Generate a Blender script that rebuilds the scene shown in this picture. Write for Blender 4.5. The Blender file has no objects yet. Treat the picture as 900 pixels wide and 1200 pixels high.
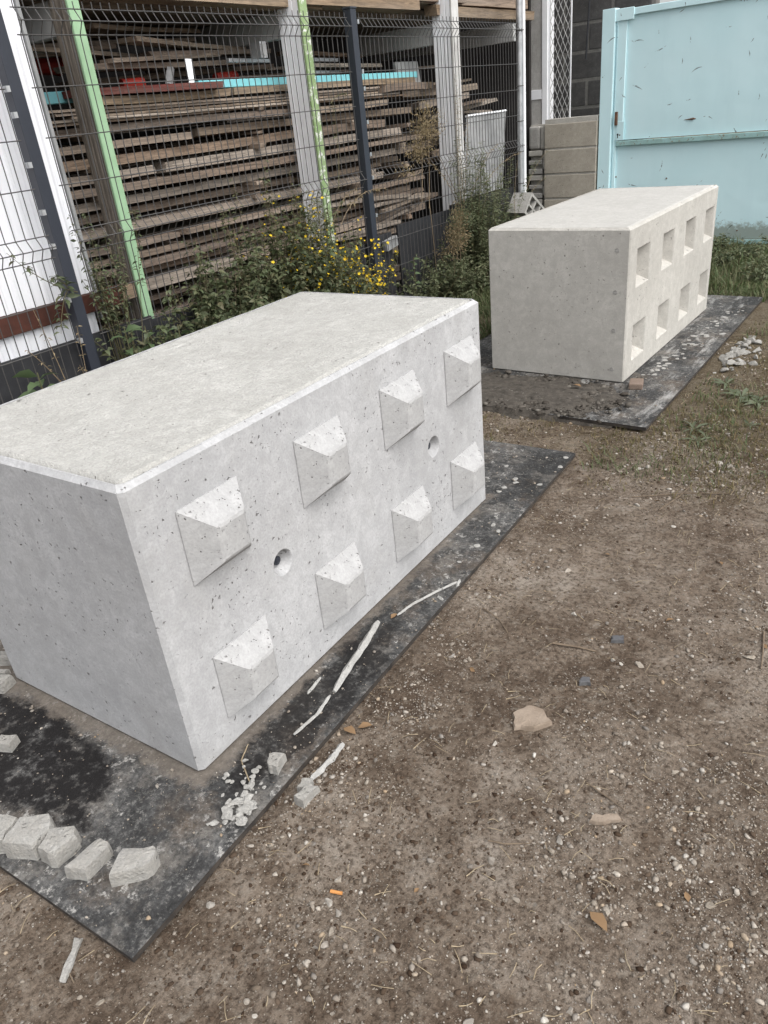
import bpy, bmesh, math, random
import numpy as np
from mathutils import Matrix, Vector, Euler
random.seed(7); rng = np.random.default_rng(7)
R = math.radians
S = bpy.context.scene
COL = S.collection

# ------------------------------------------------------------------ camera, sky, sun, exposure
YAW, PITCH, ROLL = R(38.3675), R(-27.9924), R(-6.3035)
cam_d = bpy.data.cameras.new('camera'); cam = bpy.data.objects.new('camera', cam_d); COL.objects.link(cam)
cam_d.sensor_fit = 'VERTICAL'; cam_d.sensor_height = 24.0; cam_d.sensor_width = 18.0
cam_d.lens = 883.57 * 24.0 / 1200.0
cam_d.clip_start = 0.05; cam_d.clip_end = 500
fwd = Vector((-math.sin(YAW) * math.cos(PITCH), math.cos(YAW) * math.cos(PITCH), math.sin(PITCH)))
rgt = Vector((math.cos(YAW), math.sin(YAW), 0)); upv = rgt.cross(fwd)
r2 = math.cos(ROLL) * rgt + math.sin(ROLL) * upv; u2 = -math.sin(ROLL) * rgt + math.cos(ROLL) * upv
M = Matrix((r2, u2, -fwd)).transposed().to_4x4(); M.translation = Vector((3.474, -2.242, 1.438))
cam.matrix_world = M
S.camera = cam

SUN_AZ = Vector((0.96, -0.17)).normalized(); SUN_EL = R(52)
sun_d = bpy.data.lights.new('sun', 'SUN'); sun = bpy.data.objects.new('sun', sun_d); COL.objects.link(sun)
sun_d.energy = 1.0; sun_d.angle = R(65); sun_d.color = (1.0, 0.965, 0.92)
sd = Vector((SUN_AZ.x * math.cos(SUN_EL), SUN_AZ.y * math.cos(SUN_EL), math.sin(SUN_EL)))
sun.rotation_euler = (-sd).to_track_quat('-Z', 'Y').to_euler()
sun.location = sd * 30
W = bpy.data.worlds.new('World'); S.world = W; W.use_nodes = True
wn = W.node_tree.nodes; wl = W.node_tree.links
bg = wn['Background']
sky = wn.new('ShaderNodeTexSky'); sky.sky_type = 'NISHITA'; sky.sun_disc = False
sky.sun_elevation = SUN_EL; sky.sun_rotation = math.atan2(SUN_AZ.x, SUN_AZ.y)
sky.air_density = 1.0; sky.dust_density = 4.0; sky.ozone_density = 1.0
hs = wn.new('ShaderNodeHueSaturation'); hs.inputs['Saturation'].default_value = 0.22   # overcast: nearly grey sky
wl.new(sky.outputs[0], hs.inputs['Color']); wl.new(hs.outputs[0], bg.inputs['Color'])
bg.inputs['Strength'].default_value = 0.15
S.view_settings.view_transform = 'Standard'; S.view_settings.look = 'None'
S.view_settings.exposure = 0.82; S.view_settings.gamma = 1.0

# ------------------------------------------------------------------ material helpers
class NT:
    def __init__(s, name):
        s.m = bpy.data.materials.new(name); s.m.use_nodes = True
        s.t = s.m.node_tree; s.n = s.t.nodes; s.l = s.t.links
        s.b = s.n['Principled BSDF']; s.tc = None
    def new(s, t, **k):
        n = s.n.new(t)
        for a, v in k.items(): setattr(n, a, v)
        return n
    def put(s, sock, v):
        if hasattr(v, 'is_output') or isinstance(v, bpy.types.NodeSocket): s.l.new(v, sock)
        elif isinstance(v, (tuple, list)) and sock.type == 'RGBA' and len(v) == 3: sock.default_value = (*v, 1)
        else: sock.default_value = v
    def co(s, scale=(1, 1, 1), kind='Object', loc=(0, 0, 0), rot=(0, 0, 0)):
        if s.tc is None: s.tc = s.new('ShaderNodeTexCoord')
        mp = s.new('ShaderNodeMapping'); s.l.new(s.tc.outputs[kind], mp.inputs[0])
        mp.inputs['Scale'].default_value = scale; mp.inputs['Location'].default_value = loc; mp.inputs['Rotation'].default_value = rot
        return mp.outputs[0]
    def noise(s, scale, detail=4, rough=.55, vec=None, dist=0.0):
        n = s.new('ShaderNodeTexNoise'); n.inputs['Scale'].default_value = scale; n.inputs['Detail'].default_value = detail
        n.inputs['Roughness'].default_value = rough; n.inputs['Distortion'].default_value = dist
        s.l.new(vec if vec is not None else s.co(), n.inputs['Vector']); return n.outputs[0]
    def voro(s, scale, vec=None, feature='F1', out='Distance', rnd=1.0):
        n = s.new('ShaderNodeTexVoronoi', feature=feature); n.inputs['Scale'].default_value = scale
        n.inputs['Randomness'].default_value = rnd
        s.l.new(vec if vec is not None else s.co(), n.inputs['Vector']); return n.outputs[out]
    def ramp(s, x, stops, interp='LINEAR'):
        n = s.new('ShaderNodeValToRGB'); cr = n.color_ramp; cr.interpolation = interp
        while len(cr.elements) < len(stops): cr.elements.new(.5)
        for e, (p, c) in zip(cr.elements, stops):
            e.position = p; e.color = (c, c, c, 1) if not isinstance(c, (tuple, list)) else (*c, 1)
        s.put(n.inputs[0], x); return n.outputs[0]
    def math(s, op, a, b=0.0, clamp=False):
        n = s.new('ShaderNodeMath', operation=op); n.use_clamp = clamp
        s.put(n.inputs[0], a); s.put(n.inputs[1], b); return n.outputs[0]
    def mix(s, f, a, b, mode='MIX'):
        n = s.new('ShaderNodeMix', data_type='RGBA', blend_type=mode)
        s.put(n.inputs['Factor'], f); s.put(n.inputs[6], a); s.put(n.inputs[7], b); return n.outputs[2]
    def sep(s, v):
        n = s.new('ShaderNodeSeparateXYZ'); s.l.new(v, n.inputs[0]); return n.outputs
    def bump(s, h, dist=.01, strength=1.0, prev=None):
        n = s.new('ShaderNodeBump'); n.inputs['Distance'].default_value = dist; n.inputs['Strength'].default_value = strength
        s.put(n.inputs['Height'], h)
        if prev is not None: s.l.new(prev, n.inputs['Normal'])
        return n.outputs[0]
    def done(s, col, rough=.8, normal=None, metal=0.0, spec=.3):
        s.put(s.b.inputs['Base Color'], col); s.put(s.b.inputs['Roughness'], rough); s.put(s.b.inputs['Metallic'], metal)
        s.b.inputs['Specular IOR Level'].default_value = spec
        if normal is not None: s.l.new(normal, s.b.inputs['Normal'])
        return s.m
    def rnd(s):   # random per object
        return s.new('ShaderNodeObjectInfo').outputs['Random']
    def isl(s):
        return s.new('ShaderNodeNewGeometry').outputs['Random Per Island']

def m_concrete(name, lo, hi, pit=1.0, grain=1.0, stain=(.34, .32, .28), stain_amt=.25, streak=.0):
    t = NT(name); v = t.co()
    big = t.noise(2.2, 5, .6, v); mid = t.noise(11, 5, .65, v); fine = t.noise(160, 3, .6, v)
    a = t.math('ADD', t.math('MULTIPLY', big, .55), t.math('MULTIPLY', mid, .45))
    c = t.mix(t.ramp(a, [(.36, 0), (.64, 1)]), lo, hi)
    mo = t.noise(26, 6, .72, t.co(loc=(1, 6, 3)), .8)
    c = t.mix(t.math('MULTIPLY', t.ramp(mo, [(.42, 1), (.56, 0)]), .34), c, tuple(x * .80 for x in lo))
    c = t.mix(t.math('MULTIPLY', t.ramp(mo, [(.55, 0), (.68, 1)]), .35), c, tuple(min(x * 1.12, .7) for x in hi))
    st = t.ramp(t.noise(3.4, 6, .7, t.co(loc=(3, 1, 7))), [(.5, 0), (.72, 1)])
    c = t.mix(t.math('MULTIPLY', st, stain_amt), c, stain)
    if streak:
        sv = t.noise(9, 4, .6, t.co(scale=(1, 1, .12)))
        c = t.mix(t.math('MULTIPLY', t.ramp(sv, [(.52, 0), (.7, 1)]), streak), c, tuple(x * .78 for x in lo))
    c = t.mix(t.math('MULTIPLY', t.ramp(fine, [(.35, 1), (.6, 0)]), .26 * min(grain, 1.6)), c, tuple(x * .66 for x in lo))
    wv = t.new('ShaderNodeVectorMath', operation='ADD'); t.l.new(v, wv.inputs[0])
    nz = t.new('ShaderNodeTexNoise'); nz.inputs['Scale'].default_value = 75; t.l.new(v, nz.inputs['Vector'])
    sc = t.new('ShaderNodeVectorMath', operation='SCALE'); t.l.new(nz.outputs['Color'], sc.inputs[0]); sc.inputs['Scale'].default_value = .022
    t.l.new(sc.outputs[0], wv.inputs[1]); wv = wv.outputs[0]
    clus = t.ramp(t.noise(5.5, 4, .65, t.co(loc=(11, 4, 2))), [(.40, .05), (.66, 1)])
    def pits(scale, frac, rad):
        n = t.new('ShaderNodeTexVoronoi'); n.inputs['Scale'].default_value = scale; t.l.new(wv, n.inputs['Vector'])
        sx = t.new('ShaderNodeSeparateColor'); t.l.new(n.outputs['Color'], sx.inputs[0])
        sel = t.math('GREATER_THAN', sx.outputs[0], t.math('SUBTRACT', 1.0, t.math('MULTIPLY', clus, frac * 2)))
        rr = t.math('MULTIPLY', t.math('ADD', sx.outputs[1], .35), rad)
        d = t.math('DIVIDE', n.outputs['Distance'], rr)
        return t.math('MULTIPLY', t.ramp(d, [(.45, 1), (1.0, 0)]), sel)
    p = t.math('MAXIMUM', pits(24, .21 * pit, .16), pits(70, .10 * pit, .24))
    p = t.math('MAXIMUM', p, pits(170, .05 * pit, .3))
    c = t.mix(t.math('MULTIPLY', p, .72), c, (.12, .115, .105))  # shade inside the bug holes painted into the colour, along with dirt
    h = t.math('ADD', t.math('MULTIPLY', fine, .12 * grain), t.math('MULTIPLY', mid, .5))
    n1 = t.bump(h, .006 * grain, .6)
    n2 = t.bump(t.math('SUBTRACT', 1.0, p), .004, .9, n1)
    return t.done(c, t.math('ADD', .78, t.math('MULTIPLY', mid, .15)), n2, spec=.25)

def m_simple(name, c, c2=None, rough=.6, scale=8, bumpd=.0, metal=0, spec=.3, rnd=0.0, wear=None, wear_th=.62):
    t = NT(name); v = t.co()
    c2 = c2 or tuple(x * .75 for x in c)
    nz = t.noise(scale, 5, .62, v)
    col = t.mix(t.ramp(nz, [(.35, 0), (.66, 1)]), c, c2)
    if wear:
        w = t.ramp(t.noise(scale * 2.7, 7, .72, t.co(loc=(5, 2, 9))), [(wear_th, 0), (wear_th + .06, 1)])
        col = t.mix(w, col, wear)
    if rnd:
        hsn = t.new('ShaderNodeHueSaturation'); t.put(hsn.inputs['Color'], col)
        t.put(hsn.inputs['Value'], t.math('ADD', 1 - rnd, t.math('MULTIPLY', t.rnd(), 2 * rnd))); col = hsn.outputs[0]
    nrm = t.bump(t.noise(scale * 9, 4, .6, v), bumpd, .7) if bumpd else None
    return t.done(col, rough, nrm, metal, spec)

def m_wood(name, stops, sat=1.0, grain_axis='Y', endc=None):
    t = NT(name)
    sc = {'Y': (1, .06, 1), 'Z': (1, 1, .06), 'X': (.06, 1, 1)}[grain_axis]
    rv = t.rnd()
    base = t.ramp(rv, stops, 'LINEAR')
    mp = t.co(scale=sc); off = t.new('ShaderNodeVectorMath', operation='ADD'); t.l.new(mp, off.inputs[0])
    cmb = t.new('ShaderNodeCombineXYZ')
    for i in range(3): t.put(cmb.inputs[i], t.math('MULTIPLY', rv, 37.0 + i * 11))
    t.l.new(cmb.outputs[0], off.inputs[1]); v = off.outputs[0]
    g = t.noise(70, 6, .65, v, 1.2); g2 = t.noise(9, 4, .6, v, .5)
    c = t.mix(t.ramp(g, [(.3, .75), (.62, 0)]), base, (.035, .028, .022))
    c = t.mix(t.math('MULTIPLY', t.ramp(g2, [(.45, 0), (.75, 1)]), .45), c, (.30, .27, .235))
    dk = t.ramp(t.noise(3.0, 5, .7), [(.52, 0), (.72, 1)])
    c = t.mix(t.math('MULTIPLY', dk, .5), c, (.05, .04, .032))
    n = t.bump(g, .004, .9)
    return t.done(c, .85, n, spec=.15)

def m_leaf(name, cols, rough=.55, spec=.35, trans=.25):
    t = NT(name)
    c = t.ramp(t.isl(), [(i / max(1, len(cols) - 1), k) for i, k in enumerate(cols)])
    n = t.noise(6, 3, .6)
    c = t.mix(t.math('MULTIPLY', t.ramp(n, [(.35, 0), (.7, 1)]), .35), c, tuple(x * .55 for x in cols[0]))
    m = t.done(c, rough, None, spec=spec)
    tr = t.new('ShaderNodeBsdfTranslucent'); t.put(tr.inputs['Color'], c)
    mx = t.new('ShaderNodeMixShader'); mx.inputs[0].default_value = trans
    t.l.new(t.b.outputs[0], mx.inputs[1]); t.l.new(tr.outputs[0], mx.inputs[2])
    t.l.new(mx.outputs[0], t.n['Material Output'].inputs[0])
    return m

# ------------------------------------------------------------------ mesh helpers
def setp(o, label=None, cat=None, group=None, kind=None):
    if label: o['label'] = label
    if cat: o['category'] = cat
    if group: o['group'] = group
    if kind: o['kind'] = kind
    return o
def thing(name, label, cat, loc=(0, 0, 0), rz=0.0, group=None):
    o = bpy.data.objects.new(name, None); COL.objects.link(o); o.empty_display_size = .1
    o.location = loc; o.rotation_euler = (0, 0, rz); return setp(o, label, cat, group)
def link(name, me, parent=None, loc=None, rot=None):
    o = bpy.data.objects.new(name, me); COL.objects.link(o)
    if parent is not None: o.parent = parent
    if loc is not None: o.location = loc
    if rot is not None: o.rotation_euler = rot
    return o
class MB:
    def __init__(s): s.v = []; s.f = []; s.mi = []; s.cur = 0
    def add(s, vs, fs):
        k = len(s.v); s.v += [tuple(map(float, p)) for p in vs]; s.f += [tuple(i + k for i in f) for f in fs]; s.mi += [s.cur] * len(fs); return s
    def quad(s, a, b, c, d): return s.add([a, b, c, d], [(0, 1, 2, 3)])
    def box(s, lo, hi, rot=None, piv=None):
        x0, y0, z0 = lo; x1, y1, z1 = hi
        vs = [Vector(p) for p in ((x0, y0, z0), (x1, y0, z0), (x1, y1, z0), (x0, y1, z0), (x0, y0, z1), (x1, y0, z1), (x1, y1, z1), (x0, y1, z1))]
        if rot is not None:
            pv = Vector(piv) if piv is not None else sum(vs, Vector()) / 8
            rm = Euler(rot).to_matrix(); vs = [pv + rm @ (p - pv) for p in vs]
        return s.add(vs, [(3, 2, 1, 0), (4, 5, 6, 7), (0, 1, 5, 4), (1, 2, 6, 5), (2, 3, 7, 6), (3, 0, 4, 7)])
    def tube(s, pts, r, n=5, cap=True):
        pts = [Vector(p) for p in pts]; rr = r if isinstance(r, (list, tuple)) else [r] * len(pts); k = len(pts)
        vs = []; pu = None
        for i, p in enumerate(pts):
            d = (pts[min(i + 1, k - 1)] - pts[max(i - 1, 0)]).normalized()
            if pu is None:
                u = d.cross(Vector((0, 0, 1)) if abs(d.z) < .9 else Vector((1, 0, 0))).normalized()
            else:
                u = (pu - d * pu.dot(d)).normalized()
            pu = u; w = d.cross(u)
            vs += [p + (u * math.cos(2 * math.pi * j / n) + w * math.sin(2 * math.pi * j / n)) * rr[i] for j in range(n)]
        fs = [(i * n + j, i * n + (j + 1) % n, (i + 1) * n + (j + 1) % n, (i + 1) * n + j) for i in range(k - 1) for j in range(n)]
        if cap: fs += [tuple(range(n - 1, -1, -1)), tuple(range((k - 1) * n, k * n))]
        return s.add(vs, fs)
    def mesh(s, name, mats, smooth=False):
        me = bpy.data.meshes.new(name); me.from_pydata(s.v, [], s.f)
        for m in (mats if isinstance(mats, (list, tuple)) else [mats]): me.materials.append(m)
        if len(me.materials) > 1: me.polygons.foreach_set('material_index', s.mi)
        if smooth: me.polygons.foreach_set('use_smooth', [True] * len(me.polygons))
        me.update(); return me
    def build(s, name, mats, parent=None, loc=None, rot=None, smooth=False): return link(name, s.mesh(name, mats, smooth), parent, loc, rot)
def fastmesh(name, V, F, mat, smooth=False):
    V = np.ascontiguousarray(V, np.float32); F = np.ascontiguousarray(F, np.int32); k = F.shape[1]
    me = bpy.data.meshes.new(name); me.vertices.add(len(V)); me.vertices.foreach_set('co', V.ravel())
    me.loops.add(F.size); me.loops.foreach_set('vertex_index', F.ravel())
    me.polygons.add(len(F)); me.polygons.foreach_set('loop_start', np.arange(len(F), dtype=np.int32) * k)
    if smooth: me.polygons.foreach_set('use_smooth', np.ones(len(F), bool))
    me.materials.append(mat); me.update(calc_edges=True); me.validate(); return me
def bevbox(name, lo, hi, bev, mat, parent=None, seg=2, loc=None, rot=None):
    bm = bmesh.new(); bmesh.ops.create_cube(bm, size=1)
    for v in bm.verts: v.co = Vector([lo[i] + (v.co[i] + .5) * (hi[i] - lo[i]) for i in range(3)])
    bmesh.ops.bevel(bm, geom=bm.edges[:], offset=bev, segments=seg, affect='EDGES', profile=.6)
    me = bpy.data.meshes.new(name); bm.to_mesh(me); bm.free(); me.materials.append(mat)
    return link(name, me, parent, loc, rot)

# value noise (numpy), for relief
_P = rng.random((256, 256))
def vnoise(x, y, seed=0):
    x = np.asarray(x, float) + seed * 17.3; y = np.asarray(y, float) + seed * 9.7
    xi = np.floor(x).astype(int); yi = np.floor(y).astype(int); fx = x - xi; fy = y - yi
    fx = fx * fx * (3 - 2 * fx); fy = fy * fy * (3 - 2 * fy)
    g = lambda a, b: _P[a & 255, b & 255]
    return (g(xi, yi) * (1 - fx) + g(xi + 1, yi) * fx) * (1 - fy) + (g(xi, yi + 1) * (1 - fx) + g(xi + 1, yi + 1) * fx) * fy
def fbm(x, y, seed=0, o=4, g=.5):
    t = 0; a = 1; n = 0
    for i in range(o): t = t + a * vnoise(np.asarray(x) * 2 ** i, np.asarray(y) * 2 ** i, seed + i); n += a; a *= g
    return t / n - .5

# plates under the blocks: near right corner, yaw, size
PL1 = dict(c=(2.437, -1.882), yaw=R(3.5), w=1.50, l=2.56, t=.018)
PL2 = dict(c=(2.461, 1.060), yaw=R(.7), w=1.45, l=2.56, t=.018)
def inplate(p, x, y, m=0.0):
    c, s_ = math.cos(-p['yaw']), math.sin(-p['yaw']); dx = x - p['c'][0]; dy = y - p['c'][1]
    lx = c * dx - s_ * dy; ly = s_ * dx + c * dy
    return (lx < m) & (lx > -p['w'] - m) & (ly > -m) & (ly < p['l'] + m)
def gh(x, y):
    x = np.asarray(x, float); y = np.asarray(y, float)
    h = .050 * fbm(x * .9, y * .9, 1, 3) + .022 * fbm(x * 5, y * 5, 5, 3) + .012 * fbm(x * 22, y * 22, 9, 3) - .004
    for p in (PL1, PL2):
        k = inplate(p, x, y, .03); h = np.where(k, np.minimum(h, -.003), h)
        k2 = inplate(p, x, y, .12) & ~k; h = np.where(k2, np.minimum(h, .010), h)
    return h

# ------------------------------------------------------------------ materials
M_front = m_concrete('pale_cast_concrete', (.375, .377, .382), (.480, .482, .486), 1.2, 1.2, (.31, .305, .295), .45, .25)
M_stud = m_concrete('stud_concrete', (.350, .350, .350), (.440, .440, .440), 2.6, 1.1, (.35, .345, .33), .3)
M_top = m_concrete('rough_screeded_concrete', (.372, .366, .342), (.468, .462, .438), .5, 3.2, (.52, .52, .505), .35)
M_front2 = m_concrete('cream_cast_concrete', (.415, .400, .368), (.515, .500, .462), .9, 1.0, (.33, .318, .29), .4, .2)
M_top2 = m_concrete('smooth_top_concrete', (.415, .405, .38), (.485, .475, .45), .4, 1.0, (.36, .35, .335), .3)
def m_dirt():
    t = NT('trodden_dirt'); v = t.co()
    a = t.noise(1.3, 6, .65, v); b = t.noise(9, 7, .7, v); f = t.noise(75, 5, .7, v)
    k = t.math('ADD', t.math('MULTIPLY', a, .55), t.math('MULTIPLY', b, .45))
    c = t.ramp(k, [(.36, (.062, .043, .031)), (.46, (.130, .099, .074)), (.54, (.210, .170, .134)), (.64, (.305, .265, .222))])
    c = t.mix(t.ramp(f, [(.36, .8), (.55, 0)]), c, (.045, .032, .023))
    c = t.mix(t.math('MULTIPLY', t.ramp(t.noise(34, 5, .7, t.co(loc=(4, 4, 4))), [(.54, 0), (.68, 1)]), .6), c, (.27, .235, .195))
    w1 = t.new('ShaderNodeTexNoise'); w1.inputs['Scale'].default_value = 180; t.l.new(v, w1.inputs['Vector'])
    w2 = t.new('ShaderNodeVectorMath', operation='SCALE'); t.l.new(w1.outputs['Color'], w2.inputs[0]); w2.inputs['Scale'].default_value = .008
    w3 = t.new('ShaderNodeVectorMath', operation='ADD'); t.l.new(v, w3.inputs[0]); t.l.new(w2.outputs[0], w3.inputs[1]); wob = w3.outputs[0]
    def specks(scale, frac, col, c, rad=.42):
        n = t.new('ShaderNodeTexVoronoi', distance='MINKOWSKI'); n.inputs['Exponent'].default_value = 1.3; n.inputs['Scale'].default_value = scale; t.l.new(wob, n.inputs['Vector'])
        sx = t.new('ShaderNodeSeparateColor'); t.l.new(n.outputs['Color'], sx.inputs[0])
        s = t.math('MULTIPLY', t.math('GREATER_THAN', sx.outputs[0], 1 - frac), t.math('LESS_THAN', n.outputs['Distance'], t.math('MULTIPLY', t.math('ADD', sx.outputs[1], .3), rad)))
        cc = t.mix(sx.outputs[2], col, tuple(x * .5 for x in col))
        return t.mix(s, c, cc), s
    dens = t.ramp(t.noise(2.0, 4, .6, t.co(loc=(9, 1, 2))), [(.35, .0), (.65, 1)])
    c, s1 = specks(230, .20, (.36, .315, .26), c)
    c, s2 = specks(110, .12, (.33, .29, .245), c)
    # greener, mossier towards the grass strip at the back
    yx = t.sep(v)
    far = t.ramp(t.math('ADD', t.math('MULTIPLY', yx[1], .25), t.math('MULTIPLY', t.noise(3, 5, .7, v), .5)), [(.36, 0), (.62, 1)])
    c = t.mix(t.math('MULTIPLY', far, .55), c, (.082, .066, .036))
    h = t.math('ADD', t.math('MULTIPLY', b, .5), t.math('ADD', t.math('MULTIPLY', f, .6), t.math('MULTIPLY', t.math('ADD', s1, s2), .25)))
    return t.done(c, .95, t.bump(h, .024, 1.0), spec=.1)
M_dirt = m_dirt()
def m_plate(name, spill):
    t = NT(name); v = t.co()
    a = t.noise(2.4, 6, .65, v, .6); b = t.noise(24, 7, .78, v); f = t.noise(150, 4, .6, v)
    c = t.ramp(t.math('ADD', t.math('MULTIPLY', a, .40), t.math('ADD', t.math('MULTIPLY', b, .45), t.math('MULTIPLY', f, .15))), [(.41, (.018, .018, .018)), (.49, (.042, .042, .042)), (.56, (.090, .089, .087)), (.67, (.21, .205, .195))])
    dust = t.math('MULTIPLY', t.ramp(t.noise(6, 6, .75, t.co(loc=(2, 8, 1))), [(.50, 0), (.72, 1)]), .6)
    c = t.mix(dust, c, (.26, .235, .205))
    brown = t.math('MULTIPLY', t.ramp(t.noise(4, 6, .7, t.co(loc=(7, 3, 5))), [(.54, 0), (.68, 1)]), .7)
    c = t.mix(brown, c, (.11, .085, .064))
    gr = t.noise(85, 6, .8, t.co(loc=(1, 2, 3)))
    c = t.mix(t.ramp(gr, [(.36, .75), (.48, 0)]), c, (.022, .021, .020))
    c = t.mix(t.ramp(gr, [(.55, 0), (.68, .6)]), c, (.27, .26, .24))
    dry = t.math('MULTIPLY', t.ramp(t.noise(38, 7, .8, v), [(.56, 0), (.62, .9)]), t.ramp(a, [(.42, 0), (.55, 1)]))
    c = t.mix(dry, c, (.36, .35, .33))
    if not spill:
        wh = t.ramp(t.noise(5, 7, .78, t.co(scale=(2.2, .5, 1), loc=(3, 3, 3))), [(.53, 0), (.66, .8)])
        c = t.mix(wh, c, (.36, .355, .34))
        n = t.bump(t.math('ADD', t.math('MULTIPLY', b, .6), t.math('MULTIPLY', f, .3)), .006, .9)
        return t.done(c, .82, n, spec=.25)
    # a spill that soaked the board in front of the left face
    yx = t.sep(v)
    dx = t.math('MULTIPLY', t.math('ADD', yx[0], .80), 1.30); dy = t.math('MULTIPLY', t.math('SUBTRACT', yx[1], .24), 4.3)
    r2_ = t.math('ADD', t.math('MULTIPLY', dx, dx), t.math('MULTIPLY', dy, dy))
    w = t.ramp(t.math('ADD', r2_, t.math('MULTIPLY', t.noise(7, 6, .7, v), 1.1)), [(.85, 1), (1.85, 0)])
    dx2 = t.math('MULTIPLY', t.math('ADD', yx[0], .1), 7.0); dy2 = t.math('MULTIPLY', t.math('SUBTRACT', yx[1], .78), 1.45)
    r3_ = t.math('ADD', t.math('MULTIPLY', dx2, dx2), t.math('MULTIPLY', dy2, dy2))
    w2 = t.ramp(t.math('ADD', r3_, t.math('MULTIPLY', t.noise(9, 6, .7, v), 1.3)), [(.9, .85), (1.4, 0)])
    w = t.math('MAXIMUM', w, w2)
    wf = t.math('MULTIPLY', w, t.ramp(b, [(.50, 1), (.64, .30)]))
    c = t.mix(wf, c, (.009, .008, .008))
    # grey brown dust banked against the foot of the block
    d1 = t.math('MAXIMUM', t.math('MAXIMUM', t.math('SUBTRACT', .412, yx[1]), t.math('ADD', yx[0], .208)), t.math('SUBTRACT', yx[1], 2.02))
    db = t.math('SUBTRACT', t.math('ADD', -.035, t.math('MULTIPLY', t.noise(13, 7, .78, v), .17)), d1)
    c = t.mix(t.math('MULTIPLY', t.ramp(db, [(.0, 0), (.028, 1)]), .72), c, t.mix(t.noise(60, 5, .7, v), (.05, .040, .031), (.27, .235, .20)))
    n = t.bump(t.math('ADD', t.math('MULTIPLY', b, .6), t.math('MULTIPLY', f, .3)), .006, .9)
    return t.done(c, t.math('SUBTRACT', .82, t.math('MULTIPLY', w, .2)), n, spec=.25)
M_plate = m_plate('black_formwork_board', True)
M_plate2 = m_plate('grey_scuffed_board', False)
M_plate_edge = m_simple('board_edge', (.025, .022, .02), (.06, .05, .042), .85, 20, .003)
M_wood = m_wood('weathered_plank_wood', [(0, (.32, .255, .20)), (.22, (.22, .165, .128)), (.45, (.41, .355, .30)), (.62, (.30, .215, .155)), (.8, (.36, .29, .225)), (1, (.19, .145, .118))])
M_woodlt = m_wood('fresh_brown_wood', [(0, (.29, .205, .135)), (.5, (.33, .25, .17)), (1, (.23, .165, .11))])
M_woodred = m_wood('dark_red_wood', [(0, (.16, .035, .028)), (1, (.13, .03, .026))])
M_postgrey = m_wood('grey_post_wood', [(0, (.20, .175, .145)), (1, (.19, .165, .14))], grain_axis='Z')
M_green = m_simple('green_paint', (.27, .43, .26), (.32, .48, .31), .6, 14, .001, wear=(.55, .56, .50), wear_th=.68)
M_green2 = m_simple('worn_green_paint', (.22, .33, .14), (.30, .38, .22), .7, 10, .001, wear=(.66, .67, .63), wear_th=.54)
M_white = m_simple('white_paint', (.86, .87, .89), (.78, .79, .81), .5, 6, .0005, wear=(.45, .43, .40), wear_th=.74)
M_clad = m_simple('white_cladding', (.80, .81, .84), (.74, .75, .79), .45, 3, .0004, wear=(.6, .6, .6), wear_th=.76)
M_trim = m_simple('grey_trim', (.30, .305, .305), (.22, .225, .225), .6, 7)
M_greyw = m_simple('grey_white_paint', (.58, .575, .56), (.44, .43, .41), .6, 8, wear=(.3, .28, .25), wear_th=.64)
M_brown = m_simple('brown_beam', (.085, .030, .020), (.055, .022, .016), .6, 10, .002)
M_black = m_simple('black_board', (.020, .021, .024), (.033, .034, .037), .6, 10, .001, wear=(.10, .10, .10), wear_th=.7)
M_anth = m_simple('anthracite_steel', (.022, .026, .036), (.027, .031, .042), .42, 5, .0004, spec=.45, wear=(.05, .055, .065), wear_th=.72)
M_wire = m_simple('anthracite_wire', (.045, .045, .048), (.075, .070, .064), .45, 10, spec=.45)
M_galv = m_simple('galvanised_steel', (.55, .56, .57), (.38, .39, .40), .42, 20, .0006, metal=.75, spec=.5)
M_shiny = m_simple('bright_metal', (.72, .74, .77), (.5, .52, .56), .25, 20, metal=.9)
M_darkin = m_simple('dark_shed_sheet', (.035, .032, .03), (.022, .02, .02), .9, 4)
M_greybeam = m_simple('grey_steel_beam', (.42, .42, .41), (.33, .33, .325), .55, 4, wear=(.24, .18, .13), wear_th=.70)
M_turq = m_simple('turquoise_paint', (.20, .55, .60), (.24, .60, .66), .5, 9, wear=(.42, .6, .62), wear_th=.7)
M_teal = m_simple('dull_teal_paint', (.12, .30, .33), (.09, .24, .27), .6, 9)
M_red = m_simple('red_plastic', (.32, .03, .02), (.24, .025, .018), .5, 9)
M_blue = m_simple('dark_blue_sheet', (.025, .035, .06), (.02, .025, .05), .5, 9)
M_cinder = m_concrete('coarse_cinder_block', (.38, .345, .285), (.48, .44, .375), 4.0, 3.4, (.29, .265, .22), .45)
M_cinderg = m_concrete('grey_cinder_block', (.32, .31, .29), (.42, .41, .385), 3.5, 3.0, (.20, .19, .18), .4)
M_cdark = m_concrete('sooty_block', (.052, .050, .049), (.115, .112, .108), 2.0, 2.5, (.14, .135, .125), .35)
M_mortar = m_concrete('mortar', (.42, .40, .36), (.54, .52, .475), 1.5, 3.0, (.25, .24, .21), .3)
M_mortard = m_concrete('dark_mortar', (.14, .135, .125), (.24, .23, .21), 1.5, 3.0, (.1, .1, .1), .3)
M_post_conc = m_concrete('grey_post_concrete', (.40, .39, .37), (.52, .51, .49), 3.0, 3.0, (.26, .25, .23), .45)
M_rubble = m_concrete('broken_concrete', (.31, .305, .29), (.44, .435, .415), 1.6, 3.4, (.24, .22, .185), .6)
M_brick = m_concrete('red_brick', (.16, .115, .09), (.22, .16, .13), 1.2, 2.0, (.3, .25, .2), .3)
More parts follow.
